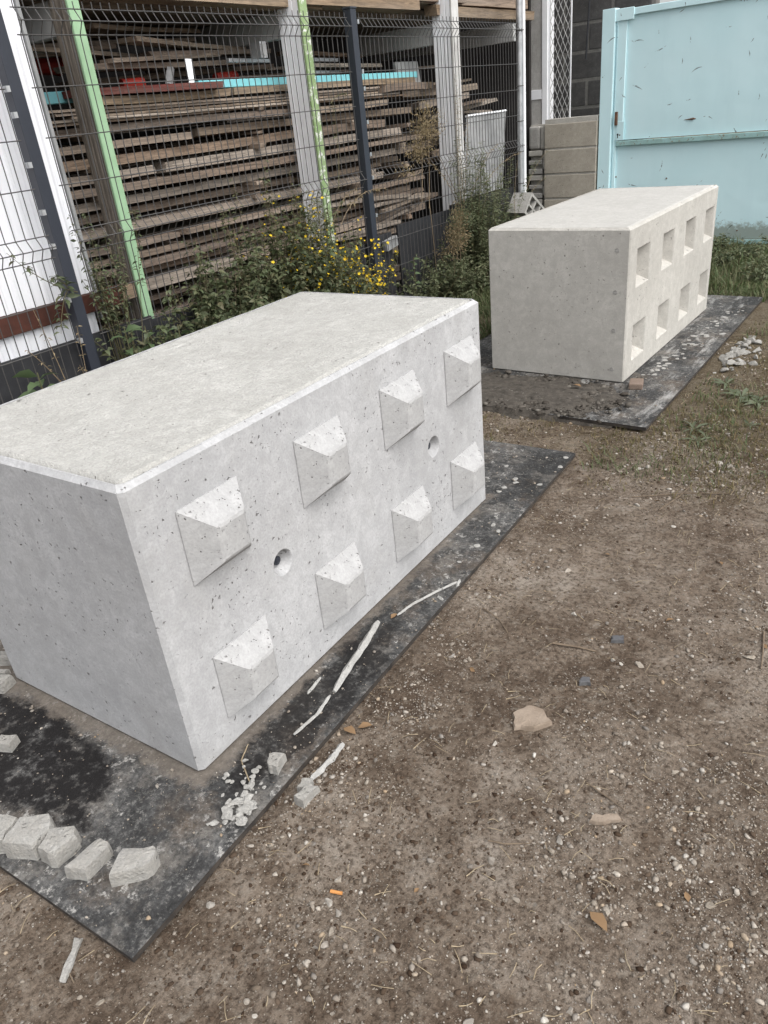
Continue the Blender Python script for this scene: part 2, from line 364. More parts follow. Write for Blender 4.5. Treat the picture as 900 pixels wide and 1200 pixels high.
def m_gate():
    t = NT('pale_turquoise_gate_paint'); v = t.co(); yx = t.sep(v)
    a = t.noise(1.7, 5, .6, v); c = t.mix(t.ramp(a, [(.35, 0), (.68, 1)]), (.57, .785, .825), (.62, .82, .86))
    vs = t.noise(6, 5, .65, t.co(scale=(1, 1, .16)))
    c = t.mix(t.math('MULTIPLY', t.ramp(vs, [(.5, 0), (.75, 1)]), .30), c, (.50, .69, .74))
    # algae and dirt creeping up from the ground and lying on the rail
    z = yx[2]
    low = t.math('ADD', z, t.math('MULTIPLY', t.noise(16, 6, .75, v), -.30))
    c = t.mix(t.ramp(low, [(-.10, .75), (.06, 0)]), c, (.19, .20, .15))
    chips = t.ramp(t.noise(36, 7, .8, v), [(.735, 0), (.752, 1)])
    c = t.mix(chips, c, (.10, .075, .055))
    # scratches: short thin arcs, one per cell of a scattered grid
    def scratches(c, scale, keep, lng, wid, ox):
        cv = t.new('ShaderNodeCombineXYZ'); t.put(cv.inputs[0], t.math('ADD', yx[0], ox)); t.put(cv.inputs[1], yx[2])
        n = t.new('ShaderNodeTexVoronoi', voronoi_dimensions='2D'); n.inputs['Scale'].default_value = scale; t.l.new(cv.outputs[0], n.inputs['Vector'])
        sc_ = t.new('ShaderNodeVectorMath', operation='SUBTRACT'); t.l.new(cv.outputs[0], sc_.inputs[0]); t.l.new(n.outputs['Position'], sc_.inputs[1])
        rc = t.new('ShaderNodeSeparateColor'); t.l.new(n.outputs['Color'], rc.inputs[0])
        ro = t.new('ShaderNodeVectorRotate', rotation_type='Z_AXIS'); t.l.new(sc_.outputs[0], ro.inputs[0]); t.put(ro.inputs['Angle'], t.math('MULTIPLY', rc.outputs[0], 6.28))
        q = t.sep(ro.outputs[0])
        bend = t.math('MULTIPLY', t.math('MULTIPLY', q[0], q[0]), t.math('MULTIPLY', t.math('SUBTRACT', rc.outputs[1], .5), 14))
        ww = t.math('MULTIPLY', t.math('SUBTRACT', lng, t.math('ABSOLUTE', q[0])), wid / lng)
        m = t.math('LESS_THAN', t.math('ABSOLUTE', t.math('ADD', q[1], bend)), ww)
        m = t.math('MULTIPLY', m, t.math('GREATER_THAN', rc.outputs[2], 1 - keep))
        m = t.math('MULTIPLY', m, t.math('GREATER_THAN', t.noise(30, 3, .6, v), .46))
        return t.mix(t.math('MULTIPLY', m, .75), c, (.06, .07, .07))
    c = scratches(c, 4.6, .30, .055, .0048, 0)
    c = scratches(c, 9, .18, .026, .0040, 3.3)
    return t.done(c, .5, t.bump(t.noise(2.2, 3, .5, v), .03, .35), spec=.35)
M_gate = m_gate()
M_gaterail = m_simple('dirty_gate_rail', (.33, .52, .52), (.26, .40, .38), .6, 14, .001, wear=(.20, .16, .10), wear_th=.57)
M_rust = m_simple('rusty_iron', (.16, .085, .05), (.09, .05, .035), .85, 30, .002)
M_hole = m_simple('dark_hole', (.012, .012, .012), None, .9, 5)
def m_pebble():
    t = NT('pebble_stone')
    c = t.ramp(t.isl(), [(0, (.22, .19, .16)), (.2, (.31, .275, .23)), (.42, (.17, .145, .12)), (.58, (.38, .345, .30)), (.72, (.15, .135, .12)), (.85, (.45, .42, .375)), (.95, (.29, .21, .13)), (1, (.52, .50, .46))])
    n = t.noise(120, 4, .6); c = t.mix(t.math('MULTIPLY', t.ramp(n, [(.4, 1), (.6, 0)]), .35), c, (.13, .105, .08))
    return t.done(c, .9, t.bump(n, .002, .6), spec=.15)
M_pebble = m_pebble()
def m_stone():
    t = NT('loose_stone')
    c = t.ramp(t.rnd(), [(0, (.25, .22, .18)), (.25, (.34, .305, .26)), (.5, (.22, .205, .185)), (.75, (.38, .355, .315)), (1, (.42, .40, .36))])
    n = t.noise(90, 5, .65); c = t.mix(t.math('MULTIPLY', t.ramp(n, [(.4, 1), (.6, 0)]), .4), c, (.16, .13, .10))
    return t.done(c, .9, t.bump(n, .003, .8), spec=.15)
M_stone = m_stone()
M_tan = m_simple('tan_stone', (.29, .235, .185), (.21, .165, .125), .9, 20, .004)
M_flint = m_simple('dark_flint', (.07, .07, .076), (.12, .12, .122), .6, 30, .002)
M_twig = m_simple('dry_twig', (.20, .155, .11), (.12, .09, .065), .9, 60, .001)
M_straw = m_simple('pale_straw', (.34, .28, .19), (.22, .17, .11), .9, 60)
M_dry = m_leaf('dry_leaf', [(.20, .125, .07), (.26, .17, .095), (.15, .085, .05)], .8, .1, .1)
M_butt = m_simple('orange_filter', (.55, .25, .08), None, .8, 50)
M_nettle = m_leaf('nettle_leaf', [(.066, .088, .040), (.094, .116, .055), (.080, .098, .056), (.122, .140, .072), (.145, .128, .074)])
M_rosette = m_leaf('rosette_leaf', [(.10, .13, .075), (.135, .155, .095), (.085, .11, .06)])
M_bigleaf = m_leaf('broad_leaf', [(.075, .120, .055), (.10, .145, .068), (.065, .10, .050)])
M_shrub = m_leaf('shrub_leaf', [(.078, .092, .040), (.108, .122, .054), (.14, .138, .070), (.066, .082, .040)])
M_olive = m_leaf('tall_bush_leaf', [(.088, .115, .055), (.13, .15, .078), (.175, .18, .105), (.075, .10, .048)])
M_seed = m_leaf('dried_seed_head', [(.26, .20, .115), (.20, .155, .09), (.31, .25, .16), (.15, .13, .07)], .9, .1, .15)
M_yellow = m_leaf('yellow_petal', [(.75, .52, .02), (.80, .60, .04), (.66, .42, .015)], .6, .2, .3)
M_stem = m_simple('green_stem', (.085, .095, .045), (.12, .095, .055), .8, 30)
M_drystem = m_simple('dry_stem', (.23, .18, .12), (.15, .115, .075), .9, 30)
M_grass = m_leaf('grass_blade', [(.080, .118, .046), (.110, .145, .060), (.145, .160, .075), (.20, .175, .105), (.085, .115, .050)], .6, .3, .3)
M_drygrass = m_leaf('dry_grass_blade', [(.19, .145, .075), (.125, .105, .048), (.085, .09, .035), (.24, .19, .115)], .8, .15, .2)

# ------------------------------------------------------------------ ground
def axis(lo, hi, step, far):
    a = [lo - far, lo - far * .5, lo - far * .2, lo - far * .07, lo - far * .02] + list(np.arange(lo, hi + 1e-6, step)) + [hi + far * .02, hi + far * .07, hi + far * .2, hi + far * .5, hi + far]
    return np.array(a)
gx = axis(-.4, 4.4, .018, 60); gy = axis(-2.6, 5.7, .018, 60)
GX, GY = np.meshgrid(gx, gy, indexing='ij')
inn = (GX > -.6) & (GX < 4.6) & (GY > -2.8) & (GY < 5.9)
GZ = np.where(inn, gh(GX, GY), -.02)
nx, ny = GX.shape; idx = np.arange(nx * ny).reshape(nx, ny)
Fq = np.stack([idx[:-1, :-1], idx[1:, :-1], idx[1:, 1:], idx[:-1, 1:]], -1).reshape(-1, 4)
ground = link('ground', fastmesh('ground', np.stack([GX, GY, GZ], -1).reshape(-1, 3), Fq, M_dirt, True)); setp(ground, kind='structure')

# ------------------------------------------------------------------ boards under the blocks
def plate(p, label, mat):
    t = thing('base_board', label, 'board', (p['c'][0], p['c'][1], 0), p['yaw'])
    w, l, th = p['w'], p['l'], p['t']
    nx_, ny_ = 40, 70
    X, Y = np.meshgrid(np.linspace(-w, 0, nx_), np.linspace(0, l, ny_), indexing='ij')
    Z = th + .0016 * fbm(X * 4, Y * 4, 3, 3)
    I = np.arange(nx_ * ny_).reshape(nx_, ny_)
    F = np.stack([I[:-1, :-1], I[1:, :-1], I[1:, 1:], I[:-1, 1:]], -1).reshape(-1, 4)
    link('board_face', fastmesh('board_face', np.stack([X, Y, Z], -1).reshape(-1, 3), F, mat, True), t)
    b = MB(); e = .0012
    b.box((-w + e, e, .001), (-e, l - e, th - .0022)); b.build('board_core', M_plate_edge, t)
    return t
plate(PL1, 'large black stained board lying under the studded concrete block', M_plate)
plate(PL2, 'grey scuffed board lying under the far concrete block with square recesses', M_plate2)

# ------------------------------------------------------------------ concrete blocks
def block_body(name, L, D, H, ch, cells_y, cells_z, special, mat, parent, v=.006):
    """front face at x=0 (towards +X), length along +Y, depth along -X; special[(i,j)] = 'recess' or 'socket'"""
    b = MB()
    # outline ring points, bottom to top (small vertical arrises, wider chamfer at the top)
    def ring(z, ins, vv):
        x0, x1, y0, y1 = -D + ins, -ins, ins, L - ins
        return [(x1 - vv, y0, z), (x1, y0 + vv, z), (x1, y1 - vv, z), (x1 - vv, y1, z), (x0 + vv, y1, z), (x0, y1 - vv, z), (x0, y0 + vv, z), (x0 + vv, y0, z)]
    rs = [ring(0, .004, v), ring(.005, 0, v), ring(H - ch, 0, v), ring(H, ch, v), ring(H - .0005, ch + .003, v), ring(H - .012, ch + .0035, v)]
    def fine(r8, seed, m):
        out = []
        for j in range(8):
            p, q = Vector(r8[j]), Vector(r8[(j + 1) % 8]); n_ = max(1, int((q - p).length / .022))
            nn = Vector((p.y - q.y, q.x - p.x, 0)).normalized() if n_ > 1 else Vector((0, 0, 0))
            for i_ in range(n_):
                w_ = p.lerp(q, i_ / n_); e_ = m * (2.2 * float(fbm(w_.x * 40 + w_.y * 31, seed + w_.y * 8, seed, 3))); e_ = e_ if i_ else 0
                out.append(tuple(w_ + nn * (e_ + .0) + Vector((0, 0, -abs(e_) * .35))))
        return out
    def cnt(r8): return [max(1, int((Vector(r8[(j + 1) % 8]) - Vector(r8[j])).length / .022)) for j in range(8)]
    cn = cnt(rs[3])
    f3 = fine(rs[3], 5, .0030); N3 = len(f3)
    def same(r8):
        out = []
        for j in range(8):
            p, q = Vector(r8[j]), Vector(r8[(j + 1) % 8])
            out += [tuple(p.lerp(q, i_ / cn[j])) for i_ in range(cn[j])]
        return out
    f4, f5 = same(rs[4]), same(rs[5])
    vs = [p for r_ in rs[:3] for p in r_] + f3 + f4 + f5
    fs = []
    o3 = 24; st_ = [sum(cn[:j]) for j in range(8)]
    for j in range(8):
        top_ = [o3 + (st_[j] + i_) % N3 for i_ in range(cn[j] + 1)]
        fs.append(tuple([16 + j, 16 + (j + 1) % 8] + top_[::-1]))
    for k in range(2):
        for i_ in range(N3): fs.append((o3 + k * N3 + i_, o3 + k * N3 + (i_ + 1) % N3, o3 + (k + 1) * N3 + (i_ + 1) % N3, o3 + (k + 1) * N3 + i_))
    fs.append(tuple(range(o3 + 2 * N3, o3 + 3 * N3)))
    for k in range(2):
        for j in range(8):
            if k == 1 and j == 1: continue       # the front face, filled below
            a = k * 8 + j; c = k * 8 + (j + 1) % 8; fs.append((a, c, c + 8, a + 8))
    fs.append(tuple(range(7, -1, -1)))
    b.add(vs, fs)
    ys = [v] + cells_y + [L - v]; zs = [.005] + cells_z + [H - ch]
    for i in range(len(ys) - 1):
        for j in range(len(zs) - 1):
            y0, y1, z0, z1 = ys[i], ys[i + 1], zs[j], zs[j + 1]; sp = special.get((i, j))
            q = [(0, y0, z0), (0, y1, z0), (0, y1, z1), (0, y0, z1)]
            if sp is None: b.quad(*q)
            elif sp == 'recess':
                m = .052; d = -.085; r = .004
                q2 = [(-r, y0 + r, z0 + r), (-r, y1 - r, z0 + r), (-r, y1 - r, z1 - r), (-r, y0 + r, z1 - r)]
                q3 = [(d, y0 + m, z0 + m), (d, y1 - m, z0 + m), (d, y1 - m, z1 - m), (d, y0 + m, z1 - m)]
                b.add(q + q2 + q3, [(k, (k + 1) % 4, (k + 1) % 4 + 4, k + 4) for k in range(4)] + [(k + 4, (k + 1) % 4 + 4, (k + 1) % 4 + 8, k + 8) for k in range(4)] + [(8, 9, 10, 11)])
            else:
                n = 24; cy, cz = (y0 + y1) / 2, (z0 + z1) / 2
                sq = []; c1 = []; c2 = []; c3 = []
                for k in range(n):
                    a = 2 * math.pi * k / n + math.pi / 4; ca, sa = math.cos(a), math.sin(a); q_ = max(abs(ca), abs(sa))
                    sq.append((0, cy + ca / q_ * (y1 - y0) / 2, cz + sa / q_ * (z1 - z0) / 2))
                    c1.append((0, cy + ca * .038, cz + sa * .038)); c2.append((-.004, cy + ca * .035, cz + sa * .035)); c3.append((-.034, cy + ca * .021, cz + sa * .021))
                vs = sq + c1 + c2 + c3
                fs = [(r_ * n + k, r_ * n + (k + 1) % n, (r_ + 1) * n + (k + 1) % n, (r_ + 1) * n + k) for r_ in range(3) for k in range(n)] + [tuple(range(3 * n, 4 * n))]
                b.add(vs, fs)
    return b.build(name, mat, parent)
def top_slab(L, D, H, ins, lift, rag, amp, mat, parent, seed):
    nx_, ny_ = 90, 170
    u = np.linspace(0, 1, nx_); w = np.linspace(0, 1, ny_)
    U, V = np.meshgrid(u, w, indexing='ij')
    X = -D + ins + U * (D - 2 * ins); Y = ins + V * (L - 2 * ins)
    ew = lambda q: np.clip(1 - np.minimum(q, 1 - q) * 25, 0, 1)
    X = X + ew(U) * rag * 2 * fbm(Y * 14, U * 0 + U.round() * 7, seed, 4); Y = Y + ew(V) * rag * 2 * fbm(X * 14, V.round() * 9, seed + 3, 4)
    Z = H + lift + amp * (fbm(X * 7, Y * 7, seed, 4) * 1.2 + fbm(X * 60, Y * 60, seed + 5, 3) * 1.0)
    b0 = np.minimum(np.minimum(U, 1 - U) * (D - 2 * ins), np.minimum(V, 1 - V) * (L - 2 * ins))
    Z = np.where(b0 < 1e-6, H - .0125, Z)
    I = np.arange(nx_ * ny_).reshape(nx_, ny_)
    F = np.stack([I[:-1, :-1], I[1:, :-1], I[1:, 1:], I[:-1, 1:]], -1).reshape(-1, 4)
    return link('top_surface', fastmesh('top_surface', np.stack([X, Y, Z], -1).reshape(-1, 3), F, mat), parent)
SY = [.215, .625, 1.030, 1.425]; SZ = [.185, .590]
b1 = thing('concrete_block', 'large pale concrete block with eight pyramid studs on its side, nearest the camera', 'concrete block', (2.204, -1.483, .022), R(2.41))
block_body('block_body', 1.605, .807, .797, .012, [.368, .462, 1.176, 1.270], [.338, .432], {(1, 1): 'socket', (3, 1): 'socket'}, M_front, b1, .012)
top_slab(1.605, .807, .797, .0205, .0018, .0085, .0050, M_top, b1, 2)
bevbox('form_seam', (-.0125, 0, .004), (-.0105, .0022, .775), .0008, M_front, b1, 1, (0, 0, 0), None)
def stud_mesh(seed):
    rr = random.Random(seed); h, a, c = .066, .097, .043; r = .003
    jt = lambda q, m: tuple(v + rr.uniform(-m, m) for v in q)
    b = MB(); sg = ((-1, -1), (1, -1), (1, 1), (-1, 1))
    def ringq(x, e, m):      # square ring with two extra points per side so that the arrises are not ruler straight
        out = []
        for k in range(4):
            p, q = sg[k], sg[(k + 1) % 4]
            for f in (0, .27, .52, .78):
                mm = m if f else m * .6
                out.append((x + rr.uniform(-mm, mm) * .5, (p[0] + (q[0] - p[0]) * f) * e + rr.uniform(-mm, mm), (p[1] + (q[1] - p[1]) * f) * e + rr.uniform(-mm, mm)))
        return out
    rings = [ringq(-.003, a, .0), ringq(.0035, a, .0005), ringq(h - r, c + r * 1.3, .0004), ringq(h, c - r, .0006)]
    n = 16; vs = [p for q in rings for p in q]
    fs = [(k * n + j, k * n + (j + 1) % n, (k + 1) * n + (j + 1) % n, (k + 1) * n + j) for k in range(3) for j in range(n)] + [tuple(range(3 * n, 4 * n))]
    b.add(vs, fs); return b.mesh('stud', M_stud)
for iz, z in enumerate(SZ):
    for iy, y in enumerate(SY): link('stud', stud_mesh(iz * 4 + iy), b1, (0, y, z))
def bolt_mesh():
    b = MB(); b.tube([(-.034, 0, 0), (-.020, 0, 0)], .013, 12); b.tube([(-.020, 0, 0), (-.0195, 0, 0), (-.0185, 0, 0)], [.0085, .0085, .006], 10)
    return b.mesh('lifting_insert', M_anth)
bmh = bolt_mesh()
for y in (.415, 1.223): link('lifting_insert', bmh, b1, (0, y, .385))
b2 = thing('concrete_block', 'cream concrete block with eight square recesses in its side, farther away by the gate', 'concrete block', (2.155, 1.601, .022), R(.06))
cy_ = []; 
for y in (.212, .628, 1.045, 1.452): cy_ += [y - .102, y + .102]
sp = {(2 * i + 1, 2 * j + 1): 'recess' for i in range(4) for j in range(2)}
block_body('block_body', 1.60, .79, .789, .012, cy_, [.088, .282, .475, .672], sp, M_front2, b2)
top_slab(1.60, .79, .789, .0185, .0005, .0016, .0012, M_top2, b2, 6)
# discs standing in for the small holes in the short face of the far block
for z in (.682, .476, .278, .069):
    b = MB(); b.tube([(0, .003, 0), (0, -.0012, 0)], [.013, .011], 12); b.build('hole_disc', M_rubble, b2, (-.065, -.0005, z), (0, random.random(), 0))

# ------------------------------------------------------------------ wire fence
HZ = [(1.97, 0), (1.92, .036), (1.87, 0), (1.67, 0), (1.47, 0), (1.27, 0), (1.07, 0), (1.02, .036), (.97, 0), (.77, 0), (.57, 0), (.37, 0), (.17, 0), (.12, .036), (.07, 0)]
b = MB(); b.tube([(0, 0, 2.0)] + [(x, 0, z) for z, x in HZ if True] + [(0, 0, .04)], .0026, 5); vert_me = b.mesh('vertical_wire', M_wire)
def panel(y0, n, label):
    t = thing('wire_fence', label, 'wire fence', (0, y0, 0), 0, 'wire mesh panels of the fence')
    for i in range(n): link('vertical_wire', vert_me, t, (0, i * .05, 0))
    b = MB(); b.tube([(0, -.018, 0), (0, (n - 1) * .05 + .018, 0)], .0028, 5); hm = b.mesh('horizontal_wire', M_wire)
    for z, x in HZ: link('horizontal_wire', hm, t, (x + .0035, 0, z))
    return t
panel(-2.56, 49, 'dark wire mesh panel at the left in front of the white cladding')
panel(0.0, 47, 'dark wire mesh panel with weeds and yellow flowers growing at its foot')
panel(2.45, 47, 'dark wire mesh panel ending at the bright galvanised corner post')
clip = MB().box((-.012, -.009, -.012), (.012, .009, .012)).mesh('clip', M_galv)
def fpost(y, label, sides):
    t = thing('fence_post', label, 'fence post', (0, y, 0), 0, 'dark square posts of the fence')
    bevbox('post_tube', (-.045, -.03, -.05), (.018, .03, 2.02), .004, M_anth, t)
    bevbox('post_cap', (-.048, -.033, 2.0202), (.021, .033, 2.032), .003, M_anth, t)
    for s_ in sides:
        for z in (1.95, 1.67, 1.57, 1.37, 1.17, 1.02, .77, .57): link('clip', clip, t, (.008, s_ * .041, z))
    return t
fpost(-.10, 'dark grey square fence post at the left in front of the white cladding', (-1,))
fpost(2.375, 'dark grey square fence post beside the yellow flowering bush', (1,))
t = thing('fence_post', 'bright galvanised corner post where the wire fence ends', 'fence post', (0, 4.755, 0))
b = MB(); b.tube([(0, 0, -.03), (0, 0, 2.6)], .027, 14); b.build('post_tube', M_galv, t, smooth=False)
b = MB(); b.tube([(.004, .075, -.03), (.004, .075, 2.6)], .016, 10); b.build('brace_tube', M_white, t)
for z in (1.92, 1.50, 1.22, .97, .70):
    b = MB(); b.tube([(.03 * math.cos(a) , .03 * math.sin(a), z) for a in np.linspace(0, 6.3, 14)], .004, 5); b.build('tie_wire', M_wire, t)

# ------------------------------------------------------------------ white clad building at the left
cl = thing('clad_wall', 'white ribbed metal cladding wall with a brown base beam behind the fence', 'wall', (-.17, 0, 0))
def ribsheet(y0, y1, z0, z1, x, pitch=.075, d=.008):
    b = MB(); prof = []; y = y0
    while y < y1 - 1e-4:
        for dy, dx in ((0, 0), (pitch * .62, 0), (pitch * .72, d), (pitch * .9, d), (pitch, 0)):
            if y + dy <= y1: prof.append((y + dy, x + dx))
        y += pitch
    if prof[-1][0] < y1 - 1e-4: prof.append((y1, x))
    pr = [prof[0]] + [p for k, p in enumerate(prof[1:]) if abs(p[0] - prof[k][0]) > 1e-5]
    for (a, xa), (c, xc) in zip(pr, pr[1:]): b.quad((xa, a, z0), (xc, c, z0), (xc, c, z1), (xa, a, z1))
    vs = [(x - .006, y0, z0), (x - .006, y1, z0), (x - .006, y1, z1), (x - .006, y0, z1)]; b.add(vs, [(3, 2, 1, 0)])
    return b
for k in range(4): ribsheet(-3.88 + k * 1.0, -2.883 + k * 1.0, .745, 3.0, .0).build('cladding_sheet', M_clad, cl)
for k in range(4): ribsheet(-3.9 + k * 1.0, -2.903 + k * 1.0, .40, .648, -.004).build('base_sheet', M_clad, cl)
bevbox('corner_trim', (-.06, .122, .60), (.012, .140, 3.0), .004, M_trim, cl)
bevbox('base_beam', (-.05, -3.9, .650), (.028, .27, .742), .004, M_brown, cl)
b = MB(); b.box((-.30, -3.9, .0), (-.065, .09, 3.05)); b.build('wall_core', M_trim, cl)
bevbox('beam_end_block', (-.05, .275, .66), (.03, .36, .735), .004, M_woodlt, cl)

# black boards along the foot of the fence
def kick(y0, y1, z1, tilt, x, label):
    t = setp(bevbox('kick_board', (-.009, y0, 0), (.009, y1, z1), .003, M_black, None, 2, (x, 0, -.02), (0, tilt, 0)), label, 'board', 'black boards at the foot of the fence')
    return t
kick(-2.6, .36, .585, R(-1), -.055, 'long black board below the white cladding at the left')
kick(.37, 1.35, .56, R(-2), -.060, 'black board behind the nettles at the foot of the fence')
kick(1.36, 2.40, .60, R(-1), -.066, 'black board behind the yellow flowering bush')
kick(2.50, 2.72, .625, R(-2), -.075, 'narrow black board just right of the second dark post')
kick(2.80, 3.60, .66, R(-1.5), -.07, 'black board in front of the foot of the white rack upright')
kick(3.61, 4.76, .69, R(-1), -.075, 'black board behind the tall bush beside the corner post')
setp(bevbox('white_offcut', (-.02, 0, 0), (.02, .15, .075), .004, M_trim, None, 2, (-.035, 2.56, .49), (R(8), 0, 0)), 'short white offcut stuck between two black boards by the second dark post', 'offcut')

# ------------------------------------------------------------------ timber shed and rack frames
sh = thing('timber_shed', 'open fronted dark shed full of stacked timber behind the fence', 'shed', (-3.0, 2.4, 0))
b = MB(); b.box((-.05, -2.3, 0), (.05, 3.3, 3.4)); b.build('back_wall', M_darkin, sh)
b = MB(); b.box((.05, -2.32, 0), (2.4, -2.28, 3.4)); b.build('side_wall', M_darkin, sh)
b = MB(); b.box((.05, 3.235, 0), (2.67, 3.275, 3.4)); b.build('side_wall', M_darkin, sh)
b = MB(); b.box((-.1, -2.4, 3.4), (2.95, 3.4, 3.45)); b.build('roof', M_darkin, sh)  # unseen roof, put on to keep the shed interior dark
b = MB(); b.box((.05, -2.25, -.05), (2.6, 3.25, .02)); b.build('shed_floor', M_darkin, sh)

def frame(y, w, zarm, label, facem, sidem, xf, xb, reach):
    t = thing('rack_frame', label, 'rack', (0, y, 0), 0, 'timber rack frames behind the fence')
    # boarded side (towards -Y) carries grooves; a painted board closes the front
    n = 4; step = (xf - xb - .02) / n
    for k in range(n): bevbox('side_board', (xb + k * step + .001, .002, 0), (xb + (k + 1) * step - .001, w - .002, 3.0), .004, sidem, t, 1)
    bevbox('front_board', (xf - .0185, -.002, 0), (xf, w + .002, 3.0), .003, facem, t, 1)
    bevbox('arm', (-reach, w * .2, zarm - .15), (xb - .002, w * .2 + .06, zarm - .002), .003, M_greybeam, t, 1)
    return t
frame(.37, .062, 2.05, 'rack upright of grey wood with a light green front board', M_green, M_postgrey, -.13, -.29, 1.5)
frame(2.067, .068, 2.05, 'white rack upright with a worn green front edge', M_green2, M_white, -.16, -.36, 1.36)
frame(3.82, .10, 2.00, 'white rack upright with a grey front edge left of the tall bush', M_greyw, M_white, -.11, -.30, 1.15)
setp(bevbox('rack_beam', (-1.6, 0, 0), (0, .05, .14), .003, M_greybeam, None, 1, (-.17, 4.98, 1.86)), 'grey rack beam beside the galvanised corner post', 'beam')

def plank_mesh(L, w, h, mat, jag=.004):
    n = max(4, int(L / .35)); vs = []; fs = []
    ph = random.random() * 6; bow = random.uniform(-.010, .010); tw = random.uniform(-.03, .03)
    for i in range(n + 1):
        s_ = i / n; y = (s_ - .5) * L; zz = bow * math.sin(math.pi * s_) + random.uniform(-.0015, .0015); a = tw * (s_ - .5)
        j = [random.uniform(-jag, jag) for _ in range(4)]
        for k, (x, z) in enumerate(((-w / 2, -h / 2), (w / 2 + j[0], -h / 2), (w / 2 + j[1], h / 2), (-w / 2, h / 2))):
            yy = y + (random.uniform(-.012, .012) if i in (0, n) else 0)
            vs.append((x * math.cos(a) - z * math.sin(a), yy, zz + z * math.cos(a) + x * math.sin(a)))
    for i in range(n):
        for k in range(4): fs.append((i * 4 + k, i * 4 + (k + 1) % 4, i * 4 + 4 + (k + 1) % 4, i * 4 + 4 + k))
    fs += [(3, 2, 1, 0), (n * 4, n * 4 + 1, n * 4 + 2, n * 4 + 3)]
    fs = [tuple(reversed(f)) for f in fs]
    me = bpy.data.meshes.new('plank'); me.from_pydata(vs, [], fs); me.materials.append(mat); me.update(); return me
def plank(x, yc, z, L, w, h, mat, label, group, yaw=0, pitch=0, name='timber_plank', roll=0):
    o = link(name, plank_mesh(L, w, h, mat), None, (x, yc, z), (pitch, roll, yaw)); return setp(o, label, 'plank', group)
G_ST = 'weathered planks in the stack behind the fence'; L_ST = 'weathered grey brown plank lying in the big timber stack behind the wire fence'
rs_ = random.Random(11)
zs_ = []; z = .10
while z < 1.50:
    h = rs_.choice([.036, .042, .048, .055]); gap = rs_.choice([.016, .022, .030, .038]); zs_.append((z, h, gap)); z += h + gap
ORD = ['topmost', 'second', 'third', 'fourth', 'fifth', 'sixth', 'seventh', 'eighth', 'ninth', 'tenth', 'eleventh', 'twelfth', 'thirteenth', 'fourteenth', 'fifteenth', 'sixteenth', 'seventeenth', 'eighteenth', 'nineteenth', 'twentieth', 'twenty first', 'twenty second', 'twenty third']
for layer, (z, h, gap) in enumerate(zs_):
    od = ORD[len(zs_) - 1 - layer]; od = 'topmost layer' if od == 'topmost' else od + ' layer from the top'
    for col in range(3):
        xf = -.42 - col * .27 + (rs_.uniform(-.075, .035) if rs_.random() < .75 else rs_.uniform(-.14, -.08))
        w = rs_.uniform(.18, .25)
        y0 = .14 + rs_.uniform(-.05, .10); y1 = 3.72 + rs_.uniform(-.45, .08)
        cuts = [y0] + ([y0 + rs_.uniform(.8, 2.8)] if rs_.random() < .75 else []) + [y1]
        for q, (a, c) in enumerate(zip(cuts, cuts[1:])):
            if col and rs_.random() < .2: continue
            L = c - a - rs_.uniform(.01, .10); hh_ = h * rs_.uniform(.78, 1.0)
            lab = L_ST if col else 'weathered grey brown plank, %s of the big timber stack%s' % (od, '' if len(cuts) == 2 else (', left end' if q == 0 else ', right end'))
            if col: lab = 'weathered plank set back behind the front row of the big timber stack'
            plank(xf - w / 2 + rs_.uniform(-.04, .02), (a + c) / 2, z + hh_ / 2, L, w, hh_, M_wood, lab, G_ST, R(rs_.uniform(-1.1, 1.1)), R(rs_.uniform(-.35, .35)), 'timber_plank', R(rs_.uniform(-4, 4)))
    for y in (.55, 1.75, 2.9, 3.5):
        if rs_.random() < .5:
            o = link('sticker_batten', plank_mesh(.8, .05, gap, M_wood, .002), None, (-.82 + rs_.uniform(-.03, .03), y + rs_.uniform(-.1, .1), z + h + gap / 2 + .001), (0, 0, R(90)))
            setp(o, 'short batten laid across between the plank layers of the stack', 'batten', 'spacer battens in the timber stack')
z = zs_[-1][0] + zs_[-1][1] + .006
zt = z
# thin grey boards and the odd pieces on top of the stack
for k in range(5):
    plank(-.55 + rs_.uniform(-.04, .04), 1.9 + rs_.uniform(-.15, .15), zt + .008 + k * .017, 3.1 + rs_.uniform(-.3, .3), .26, .012, M_wood, 'thin silvery board in the flat bundle on top of the timber stack', 'thin boards on top of the stack', R(rs_.uniform(-.8, .8)))
zt += 5 * .017 + .004
plank(-.50, 1.08, zt + .022, 1.05, .17, .040, M_woodlt, 'pale brown plank on top of the stack beside the green fronted upright', None, R(1))
plank(-.47, .98, zt + .060, 1.02, .20, .034, M_woodred, 'dark red painted plank on top of the timber stack', None, R(-3))
plank(-.52, 2.70, zt + .022, 2.1, .16, .038, M_woodlt, 'long brown plank under the turquoise bar on the stack', None, R(.5))
setp(bevbox('turquoise_bar', (-.03, -1.22, -.022), (.03, 1.22, .022), .003, M_turq, None, 1, (-.50, 2.62, 1.668), (R(-.3), 0, R(.2))), 'bright turquoise painted bar lying along the top of the timber stack', 'bar')
setp(bevbox('teal_board', (-.05, -.32, -.028), (.05, .32, .028), .003, M_teal, None, 1, (-.56, .52, 1.655), (R(.5), 0, R(2))), 'dull teal board end behind the grey and green upright', 'board')
def channel(loc, rot, L, label):
    b = MB(); w, d, t_ = .036, .024, .003
    b.box((-w / 2, -d / 2, 0), (w / 2, -d / 2 + t_, L)); b.box((-w / 2, -d / 2 + t_ + .0005, 0), (-w / 2 + t_, d / 2, L)); b.box((w / 2 - t_, -d / 2 + t_ + .0005, 0), (w / 2, d / 2, L))
    return setp(b.build('metal_channel', M_galv, None, loc, rot), label, 'metal channel')
